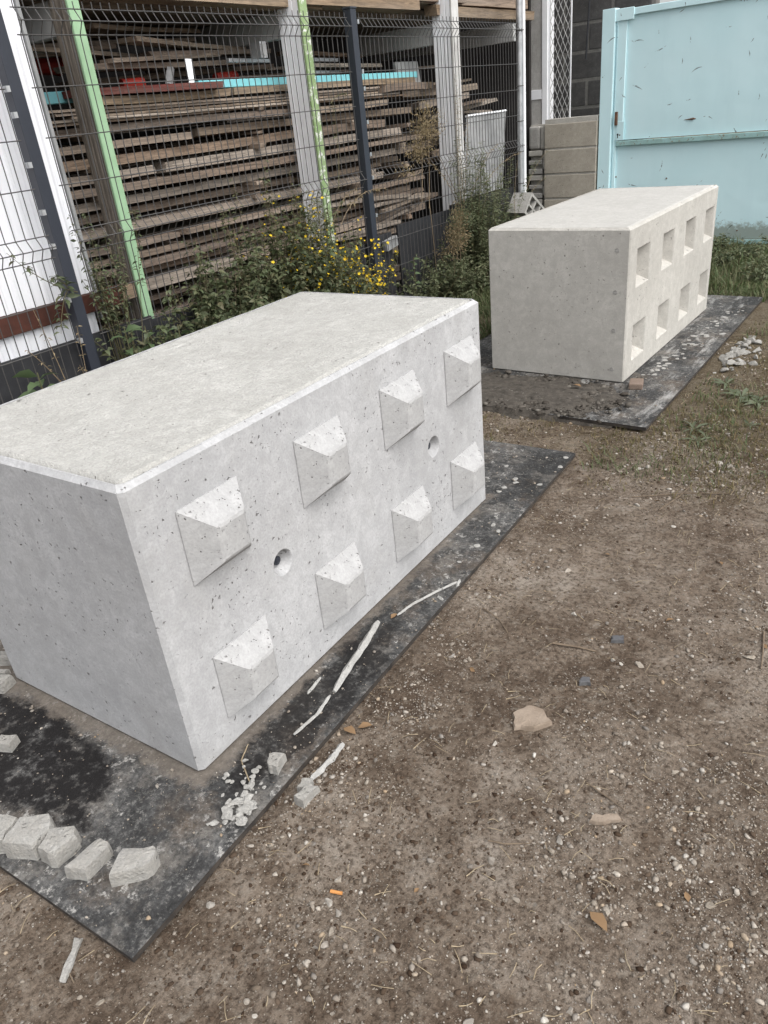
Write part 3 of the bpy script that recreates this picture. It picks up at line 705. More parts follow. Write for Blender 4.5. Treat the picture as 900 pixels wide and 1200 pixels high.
channel((-.47, 1.17, zt + .080), (R(-30), R(8), R(30)), .10, 'short shiny metal channel leaning on the red plank, the lower of two')
channel((-.46, 1.33, zt + .060), (R(-12), R(6), R(60)), .15, 'taller shiny metal channel standing beside the red plank')
for (x, y, z_, s_, label) in ((-.62, 1.02, zt + .105, .05, 'red plastic tub end behind the red plank'), (-.75, 1.90, zt + .120, .06, 'red plastic lid in the dark behind the turquoise bar'), (-.9, .62, zt + .24, .09, 'red box end in the dark shed above the teal board')):
    t = thing('red_tub', label, 'tub', (x, y, z_))
    b = MB(); n = 12
    b.tube([(0, -s_ * 1.4, 0), (0, -s_ * 1.3, 0), (0, s_ * 1.4, 0)], [s_ * .5, s_ * .55, s_ * .62], n); b.build('tub_body', M_red, t)
    b = MB(); b.tube([(0, s_ * 1.405, 0), (0, s_ * 1.6, 0)], s_ * .68, n); b.build('tub_rim', M_red, t)
setp(bevbox('blue_sheet', (-.02, -.07, 0), (.02, .07, .16), .004, M_blue, None, 1, (-.95, .95, zt + .15), (0, R(8), 0)), 'small dark blue sheet among the loose boards on the stack', 'sheet')
# loose boards poking about above the stack, in the shade of the upper shelf
lb = [(-.70, .62, 1.88, .9, 14, 4), (-.80, 1.35, 2.00, 1.1, 16, 1), (-.66, 1.55, 1.90, 1.2, 15, -1), (-.60, 1.30, 1.83, 1.0, 10, 2), (-.72, 1.75, 1.86, 1.2, 7, 1), (-.9, 2.55, 1.72, 1.2, 2, 0), (-.65, 3.0, 1.76, 1.1, 4, -1), (-.8, 4.5, 1.72, .9, -6, 0), (-.7, 4.7, 1.60, .9, 8, 1), (-.95, .95, 1.98, 1.2, 8, 3), (-.85, 1.15, 1.93, 1.3, 5, 2), (-.75, 1.10, 1.85, 1.5, 12, -2), (-.68, 1.35, 1.80, 1.6, 9, 1), (-.85, 1.6, 1.76, 1.9, 6, 2), (-1.0, 2.3, 1.79, 1.7, 4, 0), (-1.1, 2.9, 1.74, 1.6, -5, 0),
      (-.95, 3.2, 1.86, 1.0, 3, -2), (-1.2, 3.7, 1.80, 1.2, 6, 0), (-1.3, 1.2, 1.70, 2.0, 0, 0), (-1.25, 3.2, 1.66, 1.8, -3, 0)]
for (x, y, z_, L, yw, pt) in lb:
    plank(x, y, z_, L, rs_.uniform(.09, .16), rs_.uniform(.018, .03), M_wood, 'loose grey board lying askew above the timber stack', 'loose boards above the stack', R(yw), R(pt))
for (x, y, z_, L, w) in ((-.62, 2.75, 1.80, .6, .03), (-.62, 2.75, 1.72, .6, .03), (-.55, 1.95, 1.80, .5, .03)):
    o = bevbox('steel_bar', (-.012, -L / 2, -.012), (.012, L / 2, .012), .002, M_galv, None, 1, (x, y, z_), (0, 0, R(12))); setp(o, 'grey steel bar in the dark above the turquoise bar', 'steel bar', 'steel bars above the stack')
t = thing('metal_box', 'small square grey box beside the white and green upright', 'box', (-.42, 1.93, 1.80)); b = MB(); b.box((-.05, -.03, 0), (.03, .03, .09)); b.build('box_body', M_galv, t)
b = MB(); b.box((.0305, -.022, .012), (.034, .022, .078)); b.build('box_cover', M_trim, t)
setp(bevbox('white_panel_offcut', (-.012, -.17, 0), (.012, .17, .17), .003, M_greybeam, None, 1, (-.62, 3.92, 1.60), (0, R(-8), 0)), 'light grey panel offcut standing behind the white upright', 'panel')
plank(-.46, 3.52, zt - .03, .62, .16, .050, M_wood, 'thick short plank with a fresh sawn end left of the white upright', None, R(1))
setp(bevbox('sawn_end_block', (-.07, 0, -.025), (.07, .075, .025), .003, M_woodlt, None, 1, (-.46, 3.84, zt - .03), (0, 0, R(1))), 'orange brown sawn timber end beside the white upright', 'timber end')
# messy short boards at the right end of the stack
for k in range(16):
    zz = .95 + k * .042
    plank(-.60 - rs_.uniform(0, .5), 4.75 + rs_.uniform(-.4, .35), zz, rs_.uniform(.5, 1.1), rs_.uniform(.08, .2), rs_.uniform(.02, .05), M_wood, 'short dark board in the untidy heap right of the white upright', 'short boards behind the tall bush', R(rs_.uniform(-25, 25)), R(rs_.uniform(-6, 6)))
for k in range(12):
    zz = .58 + k * .026
    plank(-.34 - rs_.uniform(0, .25), 3.15 + rs_.uniform(-.5, .3), zz, rs_.uniform(.6, 1.3), rs_.uniform(.04, .09), rs_.uniform(.02, .03), M_wood, 'thin crooked board slipped out at the foot of the stack', 'crooked boards at the foot of the stack', R(rs_.uniform(-9, 9)), R(rs_.uniform(-5, 7)))
# upper shelf of timber carried by the rack arms
G_UP = 'brown beams stored on the upper rack shelf'
for (x, y, z_, L, w, h, m) in ((-.33, 1.3, 2.10, 2.2, .16, .09, M_woodlt), (-.30, 2.85, 2.10, 1.35, .18, .06, M_woodlt), (-.33, 3.15, 2.17, 2.2, .20, .07, M_wood), (-.28, 4.65, 2.075, 1.75, .12, .07, M_woodlt),
                               (-.36, 1.5, 2.20, 2.7, .2, .09, M_wood), (-.37, 4.3, 2.155, 2.3, .22, .07, M_wood), (-.36, 4.6, 2.24, 2.0, .22, .07, M_wood), (-.36, 2.6, 2.27, 3.0, .2, .07, M_woodlt), (-.4, 4.0, 2.33, 2.5, .25, .07, M_wood)):
    plank(x, y, z_, L, w, h, m, 'brown timber beam stored on the upper shelf above the fence', G_UP, R(rs_.uniform(-1, 1)), R(rs_.uniform(-.4, .4)), 'timber_beam')
for row in range(5):
    for k in range(3):
        plank(-.62 - row * .24, 2.6 + rs_.uniform(-.3, .3), 2.09 + k * .075, 4.6, .22, .06, M_wood, 'dark plank lying deep on the upper rack shelf', 'planks deep on the upper shelf', R(rs_.uniform(-.6, .6)))
# leaning ribbed panel
lp = thing('leaning_panel', 'pale ribbed panel leaning behind the fence near the corner post', 'panel', (-.20, 4.12, .66), 0)
rib = ribsheet(0, .74, 0, .66, 0, .062, .010)
for i, v in enumerate(rib.v): rib.v[i] = (v[0], v[1] + v[2] * .60 - .10, v[2])
rib.build('panel_sheet', M_trim, lp, None, (0, R(-14), 0))
b = MB(); b.box((-.012, .295, .6605), (.016, 1.04, .675)); b.build('panel_rim', M_white, lp, None, (0, R(-14), 0))

# ------------------------------------------------------------------ concrete post, expanded metal, walls by the gate
t = thing('concrete_post', 'tall grey concrete post with a white edge strip beside the corner post', 'post', (0, 5.70, 0))
bevbox('post_shaft', (-.395, 0, 0), (-.225, .15, 2.9), .008, M_post_conc, t)
bevbox('edge_strip', (-.222, -.012, 0), (-.165, .14, 2.9), .003, M_white, t, 1)
bevbox('white_plate', (-.392, -.010, 1.37), (-.227, -.002, 1.455), .002, M_white, t, 1)
ms = thing('mesh_screen', 'narrow screen of pale expanded metal beside the dark block wall', 'screen', (-.150, 5.72, 1.10))
b = MB(); cw, chh = .052, .115; ww, hh = .208, 1.75
for i in range(int(ww / cw) + 1):
    for sgn in (1, -1):
        pts = []; k = 0; zc = 0
        while zc <= hh + 1e-6:
            pts.append((min(max(i * cw + sgn * (cw / 2 if k % 2 else 0), 0), ww), .002 * sgn, zc)); zc += chh / 2; k += 1
        b.tube(pts, .0035, 4)
o = b.build('expanded_metal', M_greybeam, ms); o['kind'] = 'stuff'
for x in (-.006, ww + .006):
    b = MB(); b.box((x - .005, -.006, 0), (x + .005, .006, hh)); b.build('screen_edge', M_white, ms)

def brickwall(name, label, x0, x1, y, z0, rows, bl, bh, dep, joint, mb, mm, proud, cap=0, off=None):
    t = thing(name, label, 'wall', (x0, y, z0)); W_ = x1 - x0
    b = MB(); b.box((.004, proud, 0), (W_ - .004, dep, rows * bh + cap)); b.build('mortar_core', mm, t)
    for r_ in range(rows):
        xs = 0.0; o_ = (off[r_ % len(off)] if off else 0) ; x = -o_
        while x < W_ - .02:
            a = max(0, x); c = min(W_, x + bl - joint)
            if c - a > .03:
                br = bevbox('block', (0, 0, 0), (c - a, dep * .5, bh - joint), .006, mb, t, 2, (a, random.uniform(-.003, .003), r_ * bh + joint * .5), (0, 0, R(random.uniform(-.3, .3))))
            x += bl
    return t
brickwall('block_wall', 'tall sooty dark block wall between the mesh screen and the gate', -.62, .62, 6.30, 0, 12, .50, .250, .25, .028, M_cdark, M_mortard, .004, 0, (.12, .37))
cw_ = brickwall('block_wall', 'low sandy cinder block wall with mortar cap beside the gate post', -.130, .415, 5.55, -.01, 5, .56, .232, .20, .018, M_cinder, M_mortar, .008, .035)
pl = thing('block_pier', 'rough pier of broken hollow block ends beside the low cinder wall', 'wall', (-.315, 5.57, -.01))
b = MB(); b.box((.004, .05, 0), (.182, .22, 1.155)); b.build('pier_core', M_mortar, pl)
for r_ in range(5):
    z0_ = r_ * .232
    if r_ == 4:   # rounded capping block
        bevbox('end_block', (0, 0, z0_ + .004), (.125, .06, z0_ + .218), .03, M_cinderg, pl, 3)
        bevbox('end_block', (.130, .002, z0_ + .004), (.181, .06, z0_ + .218), .015, M_mortar, pl, 2)
    else:
        bevbox('block_web', (0, 0, z0_ + .004), (.15, .055, z0_ + .055), .006, M_cinderg, pl, 1)
        bevbox('block_web', (.0, .004, z0_ + .095), (.15, .055, z0_ + .135), .006, M_cinderg, pl, 1)
        bevbox('block_web', (0, .002, z0_ + .175), (.15, .055, z0_ + .226), .006, M_mortar, pl, 1)
        bevbox('mortar_lump', (.154, .0, z0_ + random.uniform(.0, .05)), (.181, .05, z0_ + random.uniform(.12, .2)), .015, M_mortar, pl, 2)
t = setp(MB().tube([(0, 0, 0), (.035, .02, .9)], .011, 8).build('iron_bar', M_black, None, (.02, 6.20, 1.68)), 'thin black iron bar leaning on the sooty block wall', 'bar')

def hollow_block(label, loc, rot, L=.40, Wd=.20, H=.20, nxc=4, nyc=2):
    t = thing('hollow_block', label, 'concrete block', loc); t.rotation_euler = rot
    wl_ = .022
    b = MB(); b.box((0, 0, 0), (L, wl_, H)); b.box((0, Wd - wl_, 0), (L, Wd, H)); b.box((0, wl_, 0), (wl_, Wd - wl_, H)); b.box((L - wl_, wl_, 0), (L, Wd - wl_, H)); b.build('block_shell', M_cinderg, t)
    cx = (L - 2 * wl_) / nxc
    for i in range(1, nxc): MB().box((wl_ + i * cx - .009, wl_, .002), (wl_ + i * cx + .009, Wd - wl_, H - .003)).build('web', M_cinderg, t)
    MB().box((wl_, Wd / 2 - .009, .004), (L - wl_, Wd / 2 + .009, H - .005)).build('web', M_cinderg, t)
    return t
ca_, sa_ = math.cos(R(38)), math.sin(R(38))
hb_rot = Matrix.Rotation(R(-8), 3, 'Z') @ Matrix(((0, 0, 1), (ca_, sa_, 0), (-sa_, ca_, 0)))
hollow_block('grey hollow block with open cells lying tilted between the corner post and the far block', (-.01, 4.47, .48), hb_rot.to_euler())
setp(bevbox('solid_block', (0, 0, 0), (.40, .15, .300), .008, M_cinderg, None, 2, (-.06, 4.665, -.005), (0, 0, R(-6))), 'grey concrete block propping up the tilted hollow block', 'concrete block')
setp(bevbox('solid_block', (0, 0, 0), (.42, .20, .195), .008, M_cinderg, None, 2, (-.02, 4.85, -.005), (0, 0, R(-10))), 'low grey concrete block under the far end of the tilted hollow block', 'concrete block')

# ------------------------------------------------------------------ gate
gt = thing('metal_gate', 'pale turquoise sheet metal gate with scratches and a dirty cross rail', 'gate', (.425, 5.62, .0))
bevbox('gate_post', (0, -.05, -.05), (.118, .06, 2.03), .004, M_gate, gt)
GX1 = 3.9
bevbox('upper_sheet', (.225, -.004, .955), (GX1, .004, 1.955), .002, M_gate, gt, 1)
bevbox('lower_sheet', (.165, .004, .055), (GX1, .012, .930), .002, M_gate, gt, 1)
bevbox('stile', (.138, -.024, .952), (.222, .026, 1.948), .003, M_gate, gt, 1)
bevbox('stile', (.138, -.018, .04), (.163, .026, .950), .003, M_gate, gt, 1)
bevbox('top_rail', (.130, -.030, 1.957), (GX1, .03, 2.010), .003, M_gate, gt, 1)
bevbox('corner_cap', (.118, -.040, 1.925), (.285, -.0302, 2.018), .002, M_gate, gt, 1)
bevbox('cross_rail', (.165, -.030, .905), (GX1, -.0045, .948), .003, M_gaterail, gt, 1)
bevbox('bottom_rail', (.165, -.014, .008), (GX1, .003, .052), .003, M_gaterail, gt, 1)
bevbox('lock_plate', (.165, -.028, .955), (.235, -.0245, 1.115), .001, M_gate, gt, 1)
bevbox('latch', (.150, -.052, 1.085), (.176, -.0285, 1.20), .005, M_rust, gt, 2)
kb = MB(); kb.tube([(.18, -.0283, 1.005), (.18, -.0292, 1.005)], .009, 10); kb.box((.176, -.0292, .975), (.184, -.0283, 1.004)); kb.build('keyhole', M_hole, gt)
kb = MB(); kb.tube([(.78, -.0042, 1.085), (.83, -.007, 1.088), (.86, -.008, 1.090), (.885, -.0042, 1.088)], [.001, .006, .010, .002], 6); kb.build('rust_tear', M_rust, gt)
for (x, z_) in ((.20, 1.0), (.66, .60), (1.62, .20), (.17, .63), (1.34, .13)):
    kb = MB(); kb.tube([(x, -.001 if z_ < .93 else -.0245, z_), (x, .0035 if z_ < .93 else -.029, z_)], .007, 8)
    kb.build('bolt_head', M_rust, gt)
bevbox('far_stile', (GX1 + .003, -.02, .04), (GX1 + .06, .03, 2.01), .003, M_gate, gt, 1)

# ------------------------------------------------------------------ loose stones, pebbles, rubble
def ico():
    p = (1 + 5 ** .5) / 2
    V = np.array([(-1, p, 0), (1, p, 0), (-1, -p, 0), (1, -p, 0), (0, -1, p), (0, 1, p), (0, -1, -p), (0, 1, -p), (p, 0, -1), (p, 0, 1), (-p, 0, -1), (-p, 0, 1)], float)
    V /= np.linalg.norm(V[0])
    F = np.array([(0, 11, 5), (0, 5, 1), (0, 1, 7), (0, 7, 10), (0, 10, 11), (1, 5, 9), (5, 11, 4), (11, 10, 2), (10, 7, 6), (7, 1, 8), (3, 9, 4), (3, 4, 2), (3, 2, 6), (3, 6, 8), (3, 8, 9), (4, 9, 5), (2, 4, 11), (6, 2, 10), (8, 6, 7), (9, 8, 1)])
    return V, F
IV, IF = ico()
def pebbles(name, X, Y, Z, r, flat=.6, mat=None):
    n = len(X); a = rng.random(n) * 6.283; e = rng.uniform(.75, 1.35, n)
    V = IV[None] * (1 + rng.uniform(-.38, .30, (n, 12, 1)))
    sc = np.stack([r * e, r / e, r * flat * rng.uniform(.7, 1.2, n)], -1)[:, None, :]
    V = V * sc; ca, sa = np.cos(a)[:, None], np.sin(a)[:, None]
    x = V[..., 0] * ca - V[..., 1] * sa; y = V[..., 0] * sa + V[..., 1] * ca
    V = np.stack([x + X[:, None], y + Y[:, None], V[..., 2] + Z[:, None]], -1).reshape(-1, 3)
    F = (IF[None] + (np.arange(n) * 12)[:, None, None]).reshape(-1, 3)
    return fastmesh(name, V, F, mat or M_pebble)
N = 300000
# denser close to the camera side, sparse in the grass
X = rng.uniform(1.0, 4.2, N); Y = -2.3 + 5.2 * rng.random(N) ** 1.5
dens = np.clip(fbm(X * 1.7, Y * 1.7, 21, 4) * 3.0 + .50, .06, 1) * np.clip(fbm(X * 11, Y * 11, 23, 3) * 2.5 + .6, .1, 1); dens *= np.clip(1.25 - (Y + .5) * .32, .12, 1)
k = (rng.random(N) < dens) & ~inplate(PL1, X, Y, .0) & ~inplate(PL2, X, Y, .0); X, Y = X[k], Y[k]
r = .00125 * (1 - rng.random(len(X))) ** (-.42); r = np.clip(r, .00125, .0075) * (1 + np.maximum(Y, 0) * .25)
o = link('gravel', pebbles('gravel', X, Y, gh(X, Y) + r * .22, r, .6)); setp(o, 'fine pale gravel scattered over the bare dirt', None, None, 'stuff')
N = 60000
X = rng.uniform(1.0, 4.3, N); Y = -2.3 + 5.6 * rng.random(N) ** 1.3
dens = np.clip(fbm(X * 2.1, Y * 2.1, 61, 4) * 2.6 + .5, .05, 1)
k = (rng.random(N) < dens) & ~inplate(PL1, X, Y, .0) & ~inplate(PL2, X, Y, .0); X, Y = X[k], Y[k]
r = np.clip(.0020 * (1 - rng.random(len(X))) ** (-.40), .0020, .0075)
M_clod = m_leaf('soil_clod', [(.040, .026, .018), (.075, .053, .037), (.115, .086, .064), (.060, .042, .030), (.16, .13, .10)], .95, .05, 0)
o = link('soil_clods', pebbles('soil_clods', X, Y, gh(X, Y) + r * .1, r, .55, M_clod)); setp(o, 'brown soil crumbs and clods lying over the dirt', None, None, 'stuff')
N = 1500
X = rng.normal(1.85, .26, N); Y = rng.normal(1.32, .15, N); k = (X < 2.30) & (X > 1.25) & (Y > 1.02) & ((Y < 1.58) | (X > 2.17)); X, Y = X[k], Y[k]
r = np.clip(.004 * (1 - rng.random(len(X))) ** (-.45), .004, .024)
M_clod2 = m_leaf('dark_clod', [(.040, .035, .030), (.075, .066, .056), (.12, .108, .094), (.055, .048, .040), (.22, .205, .18)], .95, .05, 0)
o = link('soil_clods', pebbles('soil_clods', X, Y, .026 + r * .15, r, .5, M_clod2)); setp(o, 'dark clods of soil spilled over the near end of the far board', None, None, 'stuff')
# crumbs on the boards
N = 4200
X = rng.uniform(1.2, 2.5, N); Y = np.where(rng.random(N) < .62, rng.uniform(-1.9, .6, N), rng.uniform(1.1, 3.5, N))
inb1 = (X < 2.20) & (X > 1.39) & (Y > -1.49) & (Y < .12); inb2 = (X < 2.155) & (Y > 1.6) & (Y < 3.2)
k = (inplate(PL1, X, Y, -.01) | inplate(PL2, X, Y, -.01)) & ~inb1 & ~inb2; X, Y = X[k], Y[k]
r = np.clip(.0011 * (1 - rng.random(len(X))) ** (-.46), .0011, .0055)
o = link('concrete_crumbs', pebbles('concrete_crumbs', X, Y, np.full(len(X), .019) + r * .2, r)); setp(o, 'pale concrete crumbs scattered over the boards', None, None, 'stuff')

def rock_mesh(name, sx, sy, sz, mat, ang=.22, seed=0, sub=1):
    """an angular stone: an icosphere with a few random flats cut into it"""
    rr = random.Random(seed); bm = bmesh.new(); bmesh.ops.create_icosphere(bm, subdivisions=2, radius=1)
    cuts = []
    lo_, hi_, nk = (.22, .62, 7) if ang > .5 else (.38, .80, 9)
    for k in range(nk):
        d = Vector((rr.gauss(0, 1), rr.gauss(0, 1), rr.gauss(0, 1))).normalized(); cuts.append((d, rr.uniform(lo_, hi_)))
    for v in bm.verts:
        p = v.co * (1 + rr.uniform(-ang, ang) * .25)
        for d, h in cuts:
            q = p.dot(d)
            if q > h: p = p - d * (q - h)
        v.co = Vector((p.x * sx * .62, p.y * sy * .62, p.z * sz * .62))
    me = bpy.data.meshes.new(name); bm.to_mesh(me); bm.free(); me.materials.append(mat); return me
def slabchunk(name, outline, th, mat, seed, taper=.1):
    """a broken flake: an outline in plan with thickness, uneven rim and top"""
    rr = random.Random(seed); pts = []
    n = len(outline)
    for i in range(n):
        a = Vector(outline[i]); c = Vector(outline[(i + 1) % n])
        for s_ in (0, .33, .66): pts.append(a.lerp(c, s_) + Vector((rr.uniform(-1, 1), rr.uniform(-1, 1))) * .0035)
    cx = sum(pts, Vector((0, 0))) / len(pts); m = len(pts); b = MB()
    lo = [(*(cx + (p - cx) * 1.0), 0) for p in pts]; mid = [(*(cx + (p - cx) * (1 - taper * .3)), th * rr.uniform(.55, .75)) for p in pts]
    hi = [(*(cx + (p - cx) * (1 - taper * .6 - rr.uniform(0, .05))), th * rr.uniform(.95, 1.02)) for p in pts]
    inner = [(*(cx + (p - cx) * .5), th * rr.uniform(.98, 1.05)) for p in pts]
    vs = lo + mid + hi + inner + [(*cx, th * 1.02)]; fs = []
    for r_ in range(3):
        for j in range(m): fs.append((r_ * m + j, r_ * m + (j + 1) % m, (r_ + 1) * m + (j + 1) % m, (r_ + 1) * m + j))
    for j in range(m): fs.append((3 * m + j, 3 * m + (j + 1) % m, 4 * m))
    fs.append(tuple(range(m - 1, -1, -1)))
    b.add(vs, fs); return b.mesh(name, mat)
G_CH = 'broken concrete chunks in a row on the first board'
def chunk(x, y, outl, th, seed, label, group=None, z=.0185, rz=0, tilt=(0, 0), cat='rubble', name='concrete_chunk', mat=None):
    me = slabchunk(name, outl, th, mat or M_rubble, seed)
    return setp(link(name, me, None, (x, y, z), (tilt[0], tilt[1], rz)), label, cat, group)
# directions on the board as the camera sees them: right = (.78,.62), towards the camera = (.62,-.78)
def vw(pts): return [Vector((.78 * a + .62 * -c * 1.0, .62 * a + .78 * c)) for a, c in pts]
chunk(1.935, -1.868, vw([(-.05, -.035), (.03, -.04), (.045, .03), (-.04, .045)]), .045, 1, 'leftmost concrete chunk in the row on the first board, cut by the picture edge', G_CH)
chunk(2.013, -1.834, vw([(-.055, -.03), (.025, -.045), (.055, .0), (.04, .045), (-.035, .04)]), .050, 2, 'biggest concrete chunk in the row on the first board', G_CH)
chunk(2.093, -1.810, vw([(-.04, -.02), (.005, -.045), (.04, .01), (.03, .035), (-.03, .04)]), .045, 3, 'stained concrete chunk touching the biggest one in the row', G_CH)
chunk(2.183, -1.795, vw([(-.045, -.025), (.0, -.04), (.045, .02), (.03, .04), (.005, .045)]), .035, 4, 'lone leaning flake of concrete, second from the board corner', G_CH)
chunk(2.282, -1.752, vw([(-.045, -.035), (.035, -.025), (.055, .012), (.045, .03), (-.03, .038)]), .040, 5, 'wedge shaped concrete chunk nearest the board corner', G_CH)
chunk(2.352, -1.368, vw([(-.022, -.012), (.005, -.03), (.025, .02), (-.018, .026)]), .028, 6, 'small white concrete chip near the front edge of the first board', None)
chunk(2.478, -1.397, vw([(-.03, -.005), (-.005, -.03), (.03, .015), (.0, .028)]), .030, 7, 'white concrete chip on the dirt beside the board edge', None, .002)
chunk(2.452, -1.370, vw([(-.025, -.01), (.015, -.012), (.018, .012), (-.01, .014)]), .018, 17, 'tiny white chip between the mortar sliver and the board', None, .004)
chunk(1.655, -1.690, vw([(-.03, -.02), (.02, -.022), (.03, .01), (-.02, .02)]), .028, 8, 'pale chip on the black spill in front of the left face', None)
chunk(1.660, -1.675, vw([(-.01, -.012), (.014, -.004), (.0, .014)]), .016, 18, 'small flake resting against the pale chip on the black spill', None, .019)
for i, (x, y, s_) in enumerate(((1.285, -1.490, 1.0), (1.345, -1.530, .6), (1.385, -1.575, 1.15), (1.30, -1.62, .7))):
    chunk(x, y, [(a * s_, c * s_) for a, c in vw([(-.05, -.02), (.035, -.025), (.05, .012), (-.04, .025)])], .03 * s_, 20 + i, 'grey concrete shard beside the lower back corner of the studded block', 'concrete shards at the left edge')
# crushed mortar near the block corner
for i in range(44):
    a = rng.normal(0, 1, 2); x = 2.362 + a[0] * .024; y = -1.506 + a[1] * .036
    if x > 2.41: continue
    s_ = random.uniform(.007, .024)
    setp(link('mortar_crumb', rock_mesh('mortar_crumb', s_ * 1.2, s_ * 1.4, s_ * .4, M_rubble, .6, 60 + i), None, (x, y, .0185 + s_ * .3), (0, 0, random.random() * 6)), 'crumb of crushed white mortar by the near corner of the studded block', 'rubble', 'mortar crumbs by the block corner')
for i in range(16):
    a = rng.normal(0, 1, 2); x = 2.305 + a[0] * .03; y = -1.44 + a[1] * .03; s_ = random.uniform(.006, .016)
    setp(link('mortar_crumb', rock_mesh('mortar_crumb', s_, s_ * 1.2, s_ * .7, M_rubble, .25, 90 + i), None, (x, y, .0185 + s_ * .3), (0, 0, random.random() * 6)), 'crumb of crushed white mortar by the near corner of the studded block', 'rubble', 'mortar crumbs by the block corner')
def sliver(pts, r0, label, mat=None, seed=0, name='mortar_sliver', cat='mortar strip'):
    rr = random.Random(seed); P = [Vector(p) for p in pts]; out = []; rad = []
    n = 6 * (len(P) - 1)
    for i in range(n + 1):
        f = i / 6; k_ = min(int(f), len(P) - 2); p = P[k_].lerp(P[k_ + 1], f - k_)
        out.append(p + Vector((rr.uniform(-1, 1), rr.uniform(-1, 1), 0)) * r0 * .16); rad.append(r0 * rr.uniform(.82, 1.1) * (.55 if i in (0, n) else 1))
    b = MB(); b.tube(out, rad, 4); me = b.mesh(name, mat or M_rubble)
    for v in me.vertices: v.co += Vector((rr.uniform(-1, 1), rr.uniform(-1, 1), rr.uniform(-.6, .4))) * r0 * .14
    return setp(link(name, me), label, cat)
ZB = .026
sliver([(2.232, -.765, ZB), (2.265, -.90, ZB), (2.310, -1.085, ZB)], .0125, 'thickest pale mortar strip lying on the board beside the studded block', seed=1)
sliver([(2.308, -1.10, .023), (2.325, -1.18, .023), (2.318, -1.265, .023)], .006, 'thin curved mortar strip below the thickest one on the board', seed=2)
sliver([(2.236, -1.055, .022), (2.247, -1.125, .022)], .006, 'short mortar strip close to the foot of the studded block', seed=3)
sliver([(2.262, -.70, .021), (2.270, -.63, .021), (2.302, -.53, .021), (2.338, -.445, .021)], .0055, 'wiggly white mortar strip near the far end of the first board', seed=4)
sliver([(2.346, -.475, .021), (2.336, -.435, .021)], .006, 'stub of mortar crossing the tip of the wiggly strip', seed=5)
sliver([(2.320, -.55, .020), (2.345, -.56, .020)], .006, 'small flat dab of mortar beside the wiggly strip', seed=6)
sliver([(2.445, -1.215, .012), (2.452, -1.275, .012), (2.448, -1.352, .012)], .0095, 'pale mortar strip lying on the dirt along the board edge', seed=7)
sliver([(2.33, -1.44, .0205), (2.26, -1.40, .022), (2.235, -1.35, .022)], .0018, 'thin dry straw lying at the near corner of the studded block', M_straw, 8, 'straw', 'straw')
# broken white rubble beside the far board
for i in range(60):
    a = rng.normal(0, 1, 2); x = 2.53 + abs(a[0]) * .055 - .02; y = 2.33 + a[1] * .14; s_ = random.uniform(.012, .055)
    if inplate(PL2, x, y, .01): x += .07
    setp(link('rubble_piece', rock_mesh('rubble_piece', s_ * 1.35, s_ * 1.1, s_ * .8, M_rubble, .6, 140 + i), None, (x, y, float(gh(x, y)) + s_ * .2), (0, 0, random.random() * 6)), 'white lump of broken concrete heaped beside the far board', 'rubble', 'white rubble beside the far board')
for i in range(60):
    y = random.uniform(1.75, 3.3); x = 2.20 + (y - 1.75) * .05 + abs(random.gauss(0, .07)); s_ = random.uniform(.006, .022)
    if x > 2.44: continue
    setp(link('mortar_flake', rock_mesh('mortar_flake', s_ * 1.5, s_ * 1.9, s_ * .3, M_rubble, .25, 200 + i), None, (x, y, .0195), (0, 0, random.random() * 6)), 'flat white mortar flake lying on the far board', 'rubble', 'mortar flakes on the far board')
for i in range(14):
    y = random.uniform(-.35, .62); x = 2.06 + random.random() * .26
    if x < 2.19 and y < .16: continue
    s_ = random.uniform(.006, .022)
    setp(link('mortar_flake', rock_mesh('mortar_flake', s_ * 1.7, s_ * 1.3, s_ * .3, M_rubble, .25, 270 + i), None, (x, y, .0195), (0, 0, random.random() * 6)), 'flat pale mortar flake at the far end of the first board', 'rubble', 'mortar flakes on the first board')
setp(bevbox('brick_piece', (-.035, -.05, 0), (.035, .05, .032), .006, M_brick, None, 2, (2.235, 1.575, .018), (0, 0, R(15))), 'piece of red brick at the near foot of the far concrete block', 'brick')
# clods of dark soil spread over the near left of the far board
def mound(name, x0, x1, y0, y1, amp, label, mat, seed):
    nx_, ny_ = 70, 50; X, Y = np.meshgrid(np.linspace(x0, x1, nx_), np.linspace(y0, y1, ny_), indexing='ij')
    u = (X - x0) / (x1 - x0) * 2 - 1; v = (Y - y0) / (y1 - y0) * 2 - 1
    env = np.clip(1.0 - (np.abs(u) ** 3 + np.abs(v) ** 2.2) + fbm(X * 9, Y * 9, seed, 4) * 1.1, -.3, 1)
    Z = np.where(inplate(PL2, X, Y, .004), .013, gh(X, Y) - .006) + np.where(env > -.2, env, -.2) * amp * np.where(inplate(PL2, X, Y, .004), 1, .8) + .012 * fbm(X * 30, Y * 30, seed + 2, 4) * np.clip(env + .3, 0, 1)
    I = np.arange(nx_ * ny_).reshape(nx_, ny_); F = np.stack([I[:-1, :-1], I[1:, :-1], I[1:, 1:], I[:-1, 1:]], -1).reshape(-1, 4)
    return setp(link(name, fastmesh(name, np.stack([X, Y, Z], -1).reshape(-1, 3), F, mat, True)), label, None, None, 'stuff')
M_soil = m_simple('dark_soil', (.050, .044, .037), (.10, .088, .074), .95, 24, .012, wear=(.20, .185, .165), wear_th=.60)
mound('soil_heap', 1.25, 2.30, 1.00, 1.62, .026, 'thin dark soil spilled over the near end of the far board', M_soil, 31)
